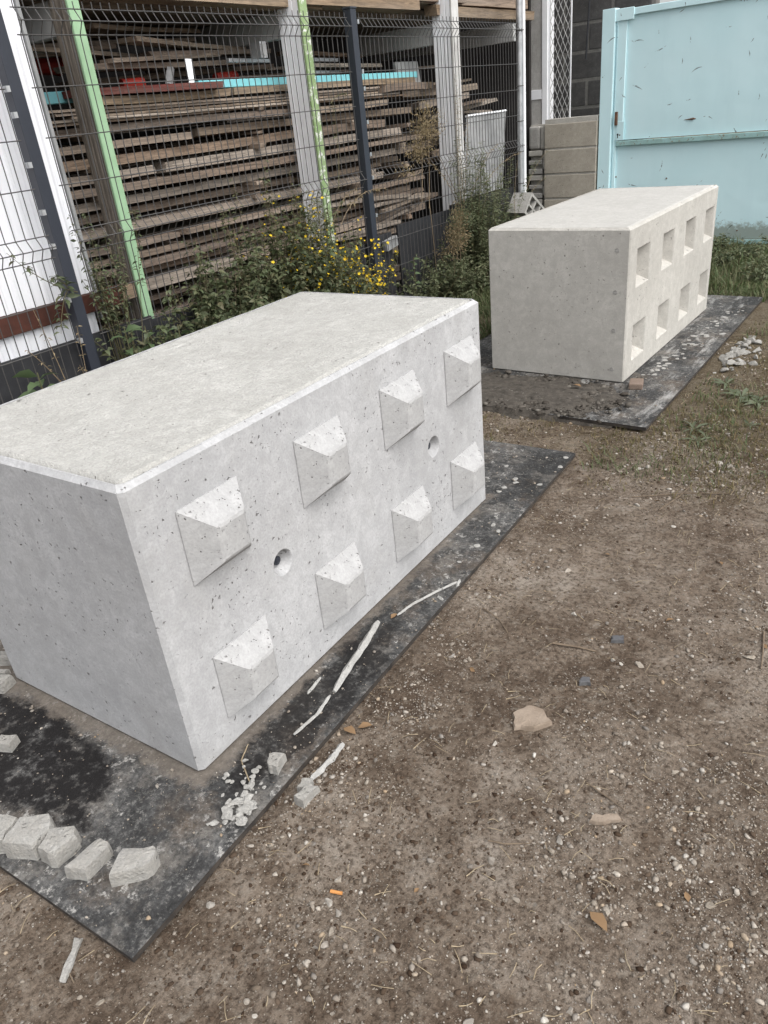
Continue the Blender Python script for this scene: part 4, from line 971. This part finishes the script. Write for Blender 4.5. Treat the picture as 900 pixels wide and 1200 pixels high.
# individually visible stones on the dirt
G_SN = 'pale pebbles lying on the bare dirt'
ps = [(2.73, -1.62), (2.72, -1.66), (2.735, -1.645), (2.715, -1.58), (2.68, -1.57), (2.93, -1.32), (3.01, -1.37), (3.03, -1.2), (3.25, -1.11), (3.23, -.38), (2.98, -.55), (2.41, -.46), (2.59, .71), (2.71, -1.82), (3.17, -1.30), (3.18, -.03), (3.34, -1.18), (3.19, -1.51), (3.04, -1.62), (2.78, -1.02), (3.18, -.88), (3.07, -1.125), (2.88, .86), (2.83, .88), (2.45, -.45), (2.56, .70)]
for i in range(60):
    y = -2.0 + 3.6 * random.random() ** 1.3; x = random.uniform(2.3, 3.6)
    if inplate(PL1, x, y, .03) or inplate(PL2, x, y, .03): continue
    ps.append((x, y))
for i, (x, y) in enumerate(ps):
    s_ = random.uniform(.008, .016) * (1 + max(0, y + 1) * .22)
    if i < 26: s_ *= 1.35
    setp(link('pebble', rock_mesh('pebble', s_ * random.uniform(1, 1.7), s_, s_ * random.uniform(.5, .8), M_stone, .9, 400 + i), None, (x, y, float(gh(x, y)) + s_ * .06), (0, 0, random.random() * 6)), 'pale angular pebble lying on the bare brown dirt', 'stone', G_SN)
chunk(2.82, -.90, vw([(-.05, -.03), (.0, -.035), (.05, -.02), (.04, .025), (.0, .05), (-.045, .02)]), .018, 41, 'flat tan stone flake lying alone in the middle of the dirt', None, float(gh(2.82, -.90)) - .003, 0, (0, 0), 'stone', 'flat_stone', M_tan)
chunk(2.88, -.69, vw([(-.018, -.01), (.012, -.013), (.02, .008), (-.01, .012)]), .012, 42, 'small dark flint above the flat tan stone', None, float(gh(2.88, -.69)), 0, (0, 0), 'stone', 'flint', M_flint)
chunk(2.89, -.47, vw([(-.02, -.01), (.016, -.016), (.022, .008), (-.012, .014)]), .012, 43, 'blue black flint on the dirt beyond the twig', None, float(gh(2.89, -.47)), 0, (0, 0), 'stone', 'flint', M_flint)
chunk(3.095, -1.105, vw([(-.036, -.003), (.0, -.012), (.038, -.006), (.03, .01), (-.02, .012)]), .010, 44, 'long thin grey stone sliver on the dirt at the right', None, float(gh(3.095, -1.105)) + .002, 0, (0, 0), 'stone', 'stone_sliver', M_tan)
chunk(2.315, -1.945, vw([(-.008, -.045), (.006, -.045), (.012, .04), (-.004, .045)]), .007, 45, 'bleached splinter of wood below the board at the lower left', None, float(gh(2.315, -1.945)) + .002, 0, (0, 0), 'splinter', 'wood_splinter', M_rubble)
# cigarette butt
x, y = 2.685, -1.548
setp(MB().tube([(-.013, 0, 0), (.013, 0, 0)], .0037, 8).build('cigarette_butt', M_butt, None, (x, y, float(gh(x, y)) + .004), (0, 0, R(20))), 'orange cigarette butt lying on the dirt in front of the board', 'cigarette butt')
# twigs and straw
for i, (x0, y0, x1, y1, r_) in enumerate(((2.74, -.59, 2.86, -.55, .0035), (3.24, -.24, 3.27, -.42, .003), (2.30, -1.93, 2.36, -1.97, .002), (2.47, -.52, 2.60, -.60, .002), (2.50, -.63, 2.46, -.52, .0018), (3.02, -1.02, 3.12, -1.05, .002), (2.62, .42, 2.95, .60, .0022), (2.75, .35, 2.80, .62, .002), (2.9, -1.28, 2.98, -1.24, .002))):
    mx, my = (x0 + x1) / 2 + random.uniform(-.012, .012), (y0 + y1) / 2 + random.uniform(-.012, .012)
    P = [(a, c, float(gh(a, c)) + r_ + .002) for a, c in ((x0, y0), (mx, my), (x1, y1))]
    setp(MB().tube(P, [r_, r_ * .9, r_ * .6], 5).build('twig', M_twig), 'thin dry twig lying on the bare dirt', 'twig', 'dry twigs on the dirt')
N = 1500; b = MB(); rr = random.Random(5); Vs = []; Fs = []
X = rng.uniform(1.3, 3.7, N); Y = -2.1 + 4.9 * rng.random(N)
for x, y in zip(X, Y):
    if inplate(PL1, x, y, .005) or inplate(PL2, x, y, .005): continue
    L = rr.uniform(.012, .05) * (1.0 + max(0, y) * .7); a = rr.random() * 6.28; dx, dy = math.cos(a) * L / 2, math.sin(a) * L / 2
    z0 = float(gh(x, y)) + .003; w = .0007; k = len(Vs); nx_, ny_ = -math.sin(a) * w, math.cos(a) * w; kx, ky = rr.uniform(-.004, .004), rr.uniform(-.004, .004)
    Vs += [(x - dx + nx_, y - dy + ny_, z0), (x - dx - nx_, y - dy - ny_, z0), (x + kx - nx_, y + ky - ny_, z0 + .003), (x + kx + nx_, y + ky + ny_, z0 + .003), (x + dx - nx_, y + dy - ny_, z0 + rr.uniform(-.001, .005)), (x + dx + nx_, y + dy + ny_, z0 + .001)]
    Fs += [(k, k + 1, k + 2, k + 3), (k + 3, k + 2, k + 4, k + 5)]
o = link('straw_litter', fastmesh('straw_litter', Vs, Fs, M_straw)); setp(o, 'bits of dry straw and rootlets strewn over the dirt', None, None, 'stuff')

# ------------------------------------------------------------------ leaves, plants
def unit(v): return v / np.maximum(np.linalg.norm(v, axis=-1, keepdims=True), 1e-9)
def leaf_arrays(P, D, L, Wd, fold=.25, droop=.25):
    """P base points, D directions, L lengths, Wd widths; each leaf is folded along its midrib and droops"""
    n = len(P); D = unit(np.asarray(D, float)); L = np.asarray(L)[:, None]; Wd = np.asarray(Wd)[:, None]
    up = np.tile([0, 0, 1.], (n, 1)) + rng.normal(0, .35, (n, 3)); Sd = unit(np.cross(D, up)); U = np.cross(Sd, D)
    c1 = P + D * L * .40; c2 = P + D * L * .74 - U * L * droop * .35; tip = P + D * L - U * L * droop
    l1 = c1 + Sd * Wd * .5 + U * Wd * fold; r1 = c1 - Sd * Wd * .5 + U * Wd * fold
    l2 = c2 + Sd * Wd * .34 + U * Wd * fold * .7; r2_ = c2 - Sd * Wd * .34 + U * Wd * fold * .7
    V = np.stack([P, l1, c1, r1, l2, c2, r2_, tip], 1).reshape(-1, 3)
    T = np.array([(0, 2, 1), (0, 3, 2), (1, 2, 5), (1, 5, 4), (2, 3, 6), (2, 6, 5), (4, 5, 7), (5, 6, 7)])
    F = (T[None] + (np.arange(n) * 8)[:, None, None]).reshape(-1, 3); return V, F
def small_leaf_arrays(P, D, L, Wd):
    n = len(P); D = unit(np.asarray(D, float)); L = np.asarray(L)[:, None]; Wd = np.asarray(Wd)[:, None]
    up = rng.normal(0, 1, (n, 3)); Sd = unit(np.cross(D, up))
    V = np.stack([P, P + D * L * .45 + Sd * Wd * .5, P + D * L, P + D * L * .45 - Sd * Wd * .5], 1).reshape(-1, 3)
    T = np.array([(0, 1, 2), (0, 2, 3)]); return V, (T[None] + (np.arange(n) * 4)[:, None, None]).reshape(-1, 3)
def curve(p0, p1, bend, n=7):
    p0, p1 = np.array(p0, float), np.array(p1, float); m = (p0 + p1) / 2 + np.array(bend, float); s = np.linspace(0, 1, n)[:, None]
    return (1 - s) ** 2 * p0 + 2 * s * (1 - s) * m + s ** 2 * p1
def along(c, s):
    f = s * (len(c) - 1); k = np.minimum(f.astype(int), len(c) - 2); return c[k] + (c[k + 1] - c[k]) * (f - k)[:, None]
def herb(name, label, cat, root, stems, leaf, mat, smat, group=None, fold=.25, droop=.3, start=.15, small=False, flowers=None, sr=.003):
    """stems: list of (p0,p1,bend) relative to root; leaf = (count per stem, length, width)"""
    t = thing(name, label, cat, root, 0, group); PP = []; DD = []; LL = []; FP = []
    for (p0, p1, bd) in stems:
        c = curve(p0, p1, bd); b = MB(); b.tube(c, list(np.linspace(sr, sr * .35, len(c))), 4, False); b.build('stem', smat, t)
        n = int(leaf[0] * rng.uniform(.8, 1.2)); s = rng.uniform(start, 1, n) ** .85; P = along(c, s); a = rng.random(n) * 6.283
        D = np.stack([np.cos(a), np.sin(a), rng.uniform(-.35, .5, n)], -1)
        PP.append(P + D * leaf[1] * .12); DD.append(D); LL.append(leaf[1] * rng.uniform(.55, 1.25, n) * (1.15 - .55 * s))
        if flowers:
            m = rng.poisson(flowers * 1.6); s = rng.uniform(.45, 1.04, m); s = np.minimum(s, 1); FP.append(along(c, s) + rng.normal(0, .022, (m, 3)))
    P = np.concatenate(PP); D = np.concatenate(DD); L = np.concatenate(LL)
    V, F = (small_leaf_arrays(P, D, L, L * leaf[2] / leaf[1]) if small else leaf_arrays(P, D, L, L * leaf[2] / leaf[1], fold, droop))
    o = link('foliage', fastmesh('foliage', V, F, mat), t); o['kind'] = 'stuff'
    if flowers:
        FP = np.concatenate(FP); n = len(FP); Vs = []; Fs = []
        for q in FP:
            nrm = Vector((rng.normal(.5, .5), rng.normal(-.4, .5), 1)).normalized(); u = nrm.orthogonal().normalized(); w = nrm.cross(u); r_ = rng.uniform(.0065, .0125); k = len(Vs)
            Vs.append(Vector(q) - nrm * r_ * .25)
            for j in range(10):
                a = 2 * math.pi * j / 10; rad = r_ * (1 if j % 2 == 0 else .62); Vs.append(Vector(q) + (u * math.cos(a) + w * math.sin(a)) * rad)
            Fs += [(k, k + 1 + j, k + 1 + (j + 1) % 10) for j in range(10)]
        o = link('blossom', fastmesh('blossom', [tuple(v) for v in Vs], Fs, M_yellow), t); o['kind'] = 'stuff'
    return t
def rnd_stems(n, spread, h, lean, xlim=None):
    out = []
    for i in range(n):
        p0 = (random.uniform(-spread * .5, spread * .5) * .6, random.uniform(-spread * .5, spread * .5), 0)
        hh_ = h * random.uniform(.55, 1.1); p1 = (p0[0] + random.gauss(lean[0], spread * .45), p0[1] + random.gauss(lean[1], spread * .6), hh_)
        out.append((p0, p1, (random.gauss(0, .03), random.gauss(0, .04), hh_ * .14)))
    return out
nz = [(.12, .22, .66), (.13, .48, .68), (.14, .74, .74), (.15, 1.0, .80), (.14, 1.25, .86), (.16, 1.5, .86), (.30, .62, .56), (.32, .95, .60), (.30, 1.28, .66), (.10, .9, .88), (.10, 1.35, .92), (.30, .34, .52), (.28, 1.55, .66)]
NZL = ['at the left end beside the first dark post', 'second from the left', 'third from the left', 'in the middle of the row', 'under the silvery boards, right of the middle', 'right beside the yellow flowering bush', 'low and leaning out, left', 'low and leaning out, middle', 'low and leaning out, right', 'tall and thin, left of the middle', 'tallest, left of the yellow bush', 'low at the left end', 'low at the foot of the yellow bush']
nzi = iter(NZL)
for (x, y, h) in nz:
    herb('nettle_clump', 'dark green nettle clump along the fence, ' + next(nzi), 'weeds', (x, y, 0), rnd_stems(20, .27, h, (.02, 0)), (46, .062, .034), M_nettle, M_stem, 'nettle clumps along the fence', .2, .35, .2)
# paler leaning tips rising through the mesh
for i, (y, h) in enumerate(((.55, .95), (.80, 1.05), (1.05, 1.15), (1.28, 1.3), (1.5, 1.15), (1.75, 1.05))):
    st = [((0, 0, 0), (random.uniform(-.04, .10), random.uniform(-.20, .16), h * random.uniform(.7, 1.05)), (0, random.uniform(-.06, .06), .05)) for _ in range(4)]
    herb('tall_weed', 'thin tall weed with sparse dull leaves climbing through the fence mesh', 'weed', (.05, y, 0), st, (52, .044, .017), M_shrub, M_drystem, 'thin weeds climbing the fence', .2, .3, .35, sr=.0022)
# yellow flowering bush next to the second post
for i, (x, y, h, n) in enumerate(((.10, 1.22, .84, 22), (.12, 1.40, .96, 28), (.13, 1.58, .92, 28), (.16, 1.74, .74, 24), (.28, 1.54, .66, 20), (.22, 1.86, .58, 20))):
    herb('flowering_bush', 'yellow flowering bush by the second dark post, ' + ['leftmost and palest', 'tallest, left of the middle', 'in the middle', 'right of the middle', 'low and leaning out', 'rightmost, lowest and yellowest'][i], 'bush', (x, y, 0), rnd_stems(n, .22, h, (.02, .02)), (110, .036, .013), M_shrub, M_stem, 'yellow flowering bush stems by the second post', .2, .3, .12, flowers=(1.6 if y < 1.3 else 3.6 if y < 1.7 else 8.0))
# climber on the left rack upright and the vine in front of the white cladding
st = [((0, 0, 0), (random.gauss(.0, .05), random.gauss(.0, .11), random.uniform(.75, 1.15)), (0, random.gauss(0, .05), .1)) for _ in range(16)]
herb('climbing_weed', 'leafy grey green climber between the first dark post and the green upright', 'weed', (.0, .10, 0), st, (46, .040, .018), M_nettle, M_stem, None, .2, .35, .55)
herb('vine', 'thin leafy vine in front of the white cladding left of the first dark post', 'vine', (.04, -.10, .80), [((0, 0, 0), (.02, -.30, .24), (0, -.02, -.05)), ((0, -.05, .02), (.02, -.16, -.16), (0, 0, .05)), ((0, -.02, 0), (.02, -.12, .10), (0, 0, .03))], (26, .050, .020), M_nettle, M_stem, None, .2, .4, .1)
herb('dry_weed', 'dry pale weed with bent stems below the brown beam', 'weed', (.06, -.28, 0), [((0, 0, 0), (.0, -.08, .78), (0, .03, 0)), ((0, 0, 0), (.02, .10, .66), (0, .04, 0)), ((0, 0, 0), (.03, .05, .48), (0, .1, 0)), ((0, 0, .3), (.02, -.18, .62), (0, 0, .05)), ((0, 0, 0), (.04, .16, .40), (0, .05, .05))], (15, .032, .010), M_seed, M_drystem, None, .15, .3, .45, sr=.004)
# broad-leaved plants whose leaves can be told apart
def leafplant(root, n, L, Wd, label, h):
    t = thing('broad_leaf_plant', label, 'plant', root)
    MB().tube([(0, 0, 0), (.005, 0, h)], [.005, .003], 5).build('stem', M_stem, t)
    for i in range(n):
        a = i * 2.4 + random.uniform(-.3, .3); zz = h * (.55 + .45 * i / n); el = random.uniform(.0, .35) + .35 * i / n
        V, F = leaf_arrays(np.array([(0, 0, zz)]), np.array([(math.cos(a), math.sin(a), el)]), np.array([L * random.uniform(.8, 1.1)]), np.array([Wd]), .12, .45)
        link('leaf', fastmesh('leaf', V, F, M_bigleaf), t)
    return t
leafplant((.12, -.47, 0), 13, .105, .055, 'bright green broad leaved plant at the far left behind the studded block', .52)
leafplant((.13, .04, 0), 9, .085, .046, 'green broad leaved plant at the foot of the first dark post', .60)
leafplant((.16, .14, 0), 8, .080, .042, 'broad leaved plant among the nettles right of the first dark post', .58)
leafplant((.22, .30, 0), 8, .075, .040, 'low broad leaved plant at the left end of the nettles', .55)
leafplant((.10, 2.72, 0), 9, .060, .034, 'pale green young plant just right of the second dark post', .42)
# growth right of the second post
for i, (x, y, h, n) in enumerate(((.12, 2.85, .34, 12), (.14, 3.15, .30, 12), (.25, 3.35, .22, 12), (.30, 3.7, .24, 12), (.35, 4.0, .26, 10), (.10, 3.45, .36, 10))):
    herb('low_weed', 'low tangled green weeds left of the far block, ' + ['beside the second dark post', 'before the narrow black board', 'under the dried buff seed heads', 'at the foot of the tall bush', 'nearest the corner post', 'against the black board, tallest'][i], 'weeds', (x, y, 0), rnd_stems(n + 6, .32, h * 1.2, (.02, 0)), (48, .044, .020), M_olive, M_stem, 'low weeds left of the far block', .2, .3, .1)
for i, (x, y, h, n, sp_) in enumerate(((.10, 3.62, 1.08, 28, .22), (.14, 3.85, 1.02, 26, .24), (.20, 3.72, .86, 26, .26))):
    herb('tall_bush', 'olive green bush against the fence left of the far block, ' + ['tallest, by the white upright', 'right one', 'lower one in front'][i], 'bush', (x, y, 0), rnd_stems(n, sp_, h, (.0, .02)), (130, .046, .012), M_olive, M_stem, 'tall olive bush by the corner post', .15, .2, .1)
herb('tall_bush', 'tall arching weed stems above the olive bush reaching the upper fence', 'weed', (.06, 3.55, 0), [((0, 0, .5), (.02, -.05, 1.62), (0, -.03, 0)), ((0, 0, .5), (.04, .10, 1.40), (0, .02, 0)), ((0, 0, .5), (.05, .55, 1.08), (0, 0, .22)), ((0, 0, .5), (.10, .9, .98), (0, 0, .25)), ((0, 0, .6), (.02, -.5, 1.05), (0, 0, .15)), ((.02, .02, .5), (.01, .0, 1.52), (0, -.04, 0))], (60, .030, .009), M_seed, M_drystem, None, .15, .3, .3)
herb('yellowing_spray', 'yellowing spray reaching across the low cinder wall beside the corner post', 'weed', (.10, 4.45, .30), [((0, 0, 0), (.05, .62, .66), (0, -.12, .22)), ((0, 0, 0), (.06, .50, .42), (0, -.1, .15)), ((0, 0, 0), (.0, .05, .62), (0, -.1, .05))], (46, .034, .009), M_shrub, M_drystem, None, .15, .3, .3)
def seedtuft(root, rad, n, label, stems, mat=M_seed):
    t = thing('seed_head_weed', label, 'weed', root); cc_ = rng.normal(0, .55, (14, 3)); u = (cc_[rng.integers(0, 14, n)] + rng.normal(0, .26, (n, 3))) * np.array(rad)
    for (p0, p1) in stems: MB().tube(curve(p0, p1, (0, .02, .02), 5), [.003] * 5, 4, False).build('stem', M_drystem, t)
    V, F = small_leaf_arrays(u, u + rng.normal(0, .08, (n, 3)), rng.uniform(.012, .030, n), rng.uniform(.004, .009, n))
    o = link('seed_heads', fastmesh('seed_heads', V, F, mat), t); o['kind'] = 'stuff'; return t
seedtuft((.05, 3.02, 1.22), (.07, .24, .13), 1900, 'brown dried tuft of seed heads hanging in the fence right of the second post', [((0, -.05, -.45), (0, 0, 0)), ((0, .05, -.5), (0, .1, .05)), ((0, .5, -.5), (0, .1, 0)), ((0, .1, -1.2), (0, .05, -.4))])
seedtuft((.20, 3.14, .50), (.10, .13, .15), 1700, 'upper dried buff seed head weed before the black boards', [((0, 0, -.5), (0, 0, 0)), ((0, .05, -.5), (0, .06, .05))])
seedtuft((.18, 3.28, .62), (.08, .12, .14), 1100, 'dried buff weed leaning against the tall olive bush', [((0, 0, -.6), (0, 0, 0))], M_olive)
herb('fern_frond', 'dry drooping fern like frond crossing the second dark post', 'frond', (.06, 1.95, .78), [((0, 0, 0), (.02, .52, .16), (0, -.08, .14)), ((0, -.1, 0), (.0, .22, .20), (0, -.05, .08))], (60, .040, .008), M_seed, M_drystem, None, .1, .5, .2)
herb('vine', 'small leafy sprig hooked on the fence before the white and green upright', 'vine', (.05, 1.98, 1.0), [((0, 0, 0), (.0, .03, .55), (0, .06, 0)), ((0, .02, .5), (.0, .18, .54), (0, 0, .04))], (16, .034, .012), M_shrub, M_stem, None, .2, .3, .5)

# ------------------------------------------------------------------ grass
def blades(name, X, Y, hmin, hmax, mat, label, wd=.0024, lean=.55):
    n = len(X); Z = gh(X, Y) - .002; h = rng.uniform(hmin, hmax, n); a = rng.random(n) * 6.283; le = np.abs(rng.normal(0, lean, n)) * h
    base = np.stack([X, Y, Z], -1); d = np.stack([np.cos(a), np.sin(a), np.zeros(n)], -1); sd_ = np.stack([-np.sin(a), np.cos(a), np.zeros(n)], -1) * (wd * rng.uniform(.6, 1.4, n))[:, None]
    m = base + d * (le * .35)[:, None] + np.array([0, 0, 1.]) * (h * .6)[:, None]; tip = base + d * le[:, None] + np.array([0, 0, 1.]) * (h * .95)[:, None]
    V = np.stack([base - sd_, base + sd_, m + sd_ * .8, m - sd_ * .8, tip], 1).reshape(-1, 3)
    T = np.array([(0, 1, 2), (0, 2, 3), (3, 2, 4)]); F = (T[None] + (np.arange(n) * 5)[:, None, None]).reshape(-1, 3)
    return setp(link(name, fastmesh(name, V, F, mat)), label, None, None, 'stuff')
def scatter(n, x0, x1, y0, y1, thr, fs, seed, keep=None):
    X = rng.uniform(x0, x1, n); Y = rng.uniform(y0, y1, n); k = fbm(X * fs, Y * fs, seed, 4) + rng.normal(0, .06, n) > thr
    k &= ~inplate(PL1, X, Y, .0) & ~inplate(PL2, X, Y, .0)
    if keep is not None: k &= keep(X, Y)
    return X[k], Y[k]
X, Y = scatter(9000, .45, 4.2, 3.75, 5.58, .06, 4, 53); blades('grass', X, Y, .06, .14, M_grass, 'taller grass tufts in front of the turquoise gate', .004, .8)
for i, (x, y) in enumerate(((1.72, 5.25), (2.02, 5.05), (2.15, 5.42), (1.88, 4.75), (2.35, 4.70), (1.60, 5.50), (2.28, 4.25))):
    herb('low_weed', 'low leafy weed in the grass before the gate, ' + ['by the far corner of the block', 'in the middle', 'close under the gate at the right', 'left front', 'right front', 'close under the gate at the left', 'nearest the far board'][i], 'weeds', (x, y, 0), rnd_stems(9, .22, .16, (0, 0)), (16, .055, .024), M_olive, M_stem, 'low weeds before the gate', .2, .35, .05)
X, Y = scatter(46000, .45, 4.2, 3.55, 5.60, -.08, 3, 41); blades('grass', X, Y, .015, .065, M_grass, 'rough green grass growing in front of the turquoise gate', .0034, .95)
X, Y = scatter(30000, .05, 1.25, 1.7, 5.2, -.16, 3, 43); blades('grass', X, Y, .02, .075, M_grass, 'rough grass between the fence and the far block', .003, .95)
X, Y = scatter(16000, 1.2, 3.3, .45, 1.9, .02, 2.6, 45); blades('dry_grass', X, Y, .008, .03, M_drygrass, 'short dry grass and moss between the two boards', .0016, 1.2)
X, Y = scatter(6000, 1.2, 3.2, .6, 1.9, .17, 3.2, 47); blades('grass', X, Y, .015, .045, M_grass, 'thin green grass tufts between the two boards', .002, 1.0)
X, Y = scatter(7000, 2.5, 4.2, 1.4, 3.6, .06, 2.4, 49); blades('grass', X, Y, .015, .06, M_grass, 'patchy grass right of the far board', .0022, .9)
X, Y = scatter(8000, 2.5, 4.2, 1.0, 3.6, -.02, 2.4, 51); blades('dry_grass', X, Y, .01, .035, M_drygrass, 'dry grass and roots right of the far board', .0016, 1.3)
# rosette weeds on the dirt
def rosette(x, y, n, L, label, group):
    t = thing('rosette_weed', label, 'weed', (x, y, float(gh(x, y)) + .002), random.random() * 6, group)
    for i in range(n):
        a = i * 6.283 / n + random.uniform(-.25, .25); l_ = L * random.uniform(.6, 1.1)
        V, F = leaf_arrays(np.array([(0, 0, .002)]), np.array([(math.cos(a), math.sin(a), .28)]), np.array([l_]), np.array([l_ * .17]), .1, .32)
        link('leaf', fastmesh('leaf', V, F, M_rosette), t)
for i, (x, y, n, L) in enumerate(((2.73, 1.70, 11, .13), (2.82, 1.62, 9, .11), (2.64, 1.19, 8, .10), (2.69, 1.08, 7, .09), (2.62, 1.85, 8, .10), (2.90, 1.86, 8, .10), (2.86, 1.30, 7, .07), (3.02, .84, 6, .06))):
    rosette(x, y, n, L, 'flat green rosette weed on the dirt beside the far board', 'rosette weeds beside the far board')
# dry leaves lying about
lf = [(2.43, -1.17, .045, 'rust brown curled leaf against the edge of the first board', None), (2.455, -1.135, .04, 'dull brown leaf beside the rust brown leaf at the board edge', None), (2.255, -.71, .03, 'small ochre leaf lying on the first board', None), (1.98, 1.40, .05, 'orange leaf on the soil in front of the far block', None), (3.17, -1.33, .05, 'curled tan leaf standing on the dirt at the lower right', None)]
for i in range(16):
    y = random.uniform(-1.9, 2.2); x = random.uniform(2.45, 3.5)
    if not inplate(PL2, x, y, .03) and not inplate(PL1, x, y, .03): lf.append((x, y, random.uniform(.014, .028), 'small dry brown leaf scrap on the bare dirt', 'dry leaf scraps on the dirt'))
for (x, y, L, label, g_) in lf:
    on = bool(inplate(PL1, x, y)) or bool(inplate(PL2, x, y)); a = random.random() * 6.28
    V, F = leaf_arrays(np.array([(-L / 2, 0, .001)]), np.array([(1, 0, .15)]), np.array([L]), np.array([L * .6]), .22, .1)
    setp(link('dry_leaf', fastmesh('dry_leaf', V, F, M_dry), None, (x, y, (.0195 if on else float(gh(x, y)) + .002) + (.03 if (x, y) == (1.98, 1.40) else 0)), (0, 0, a)), label, 'leaf', g_)
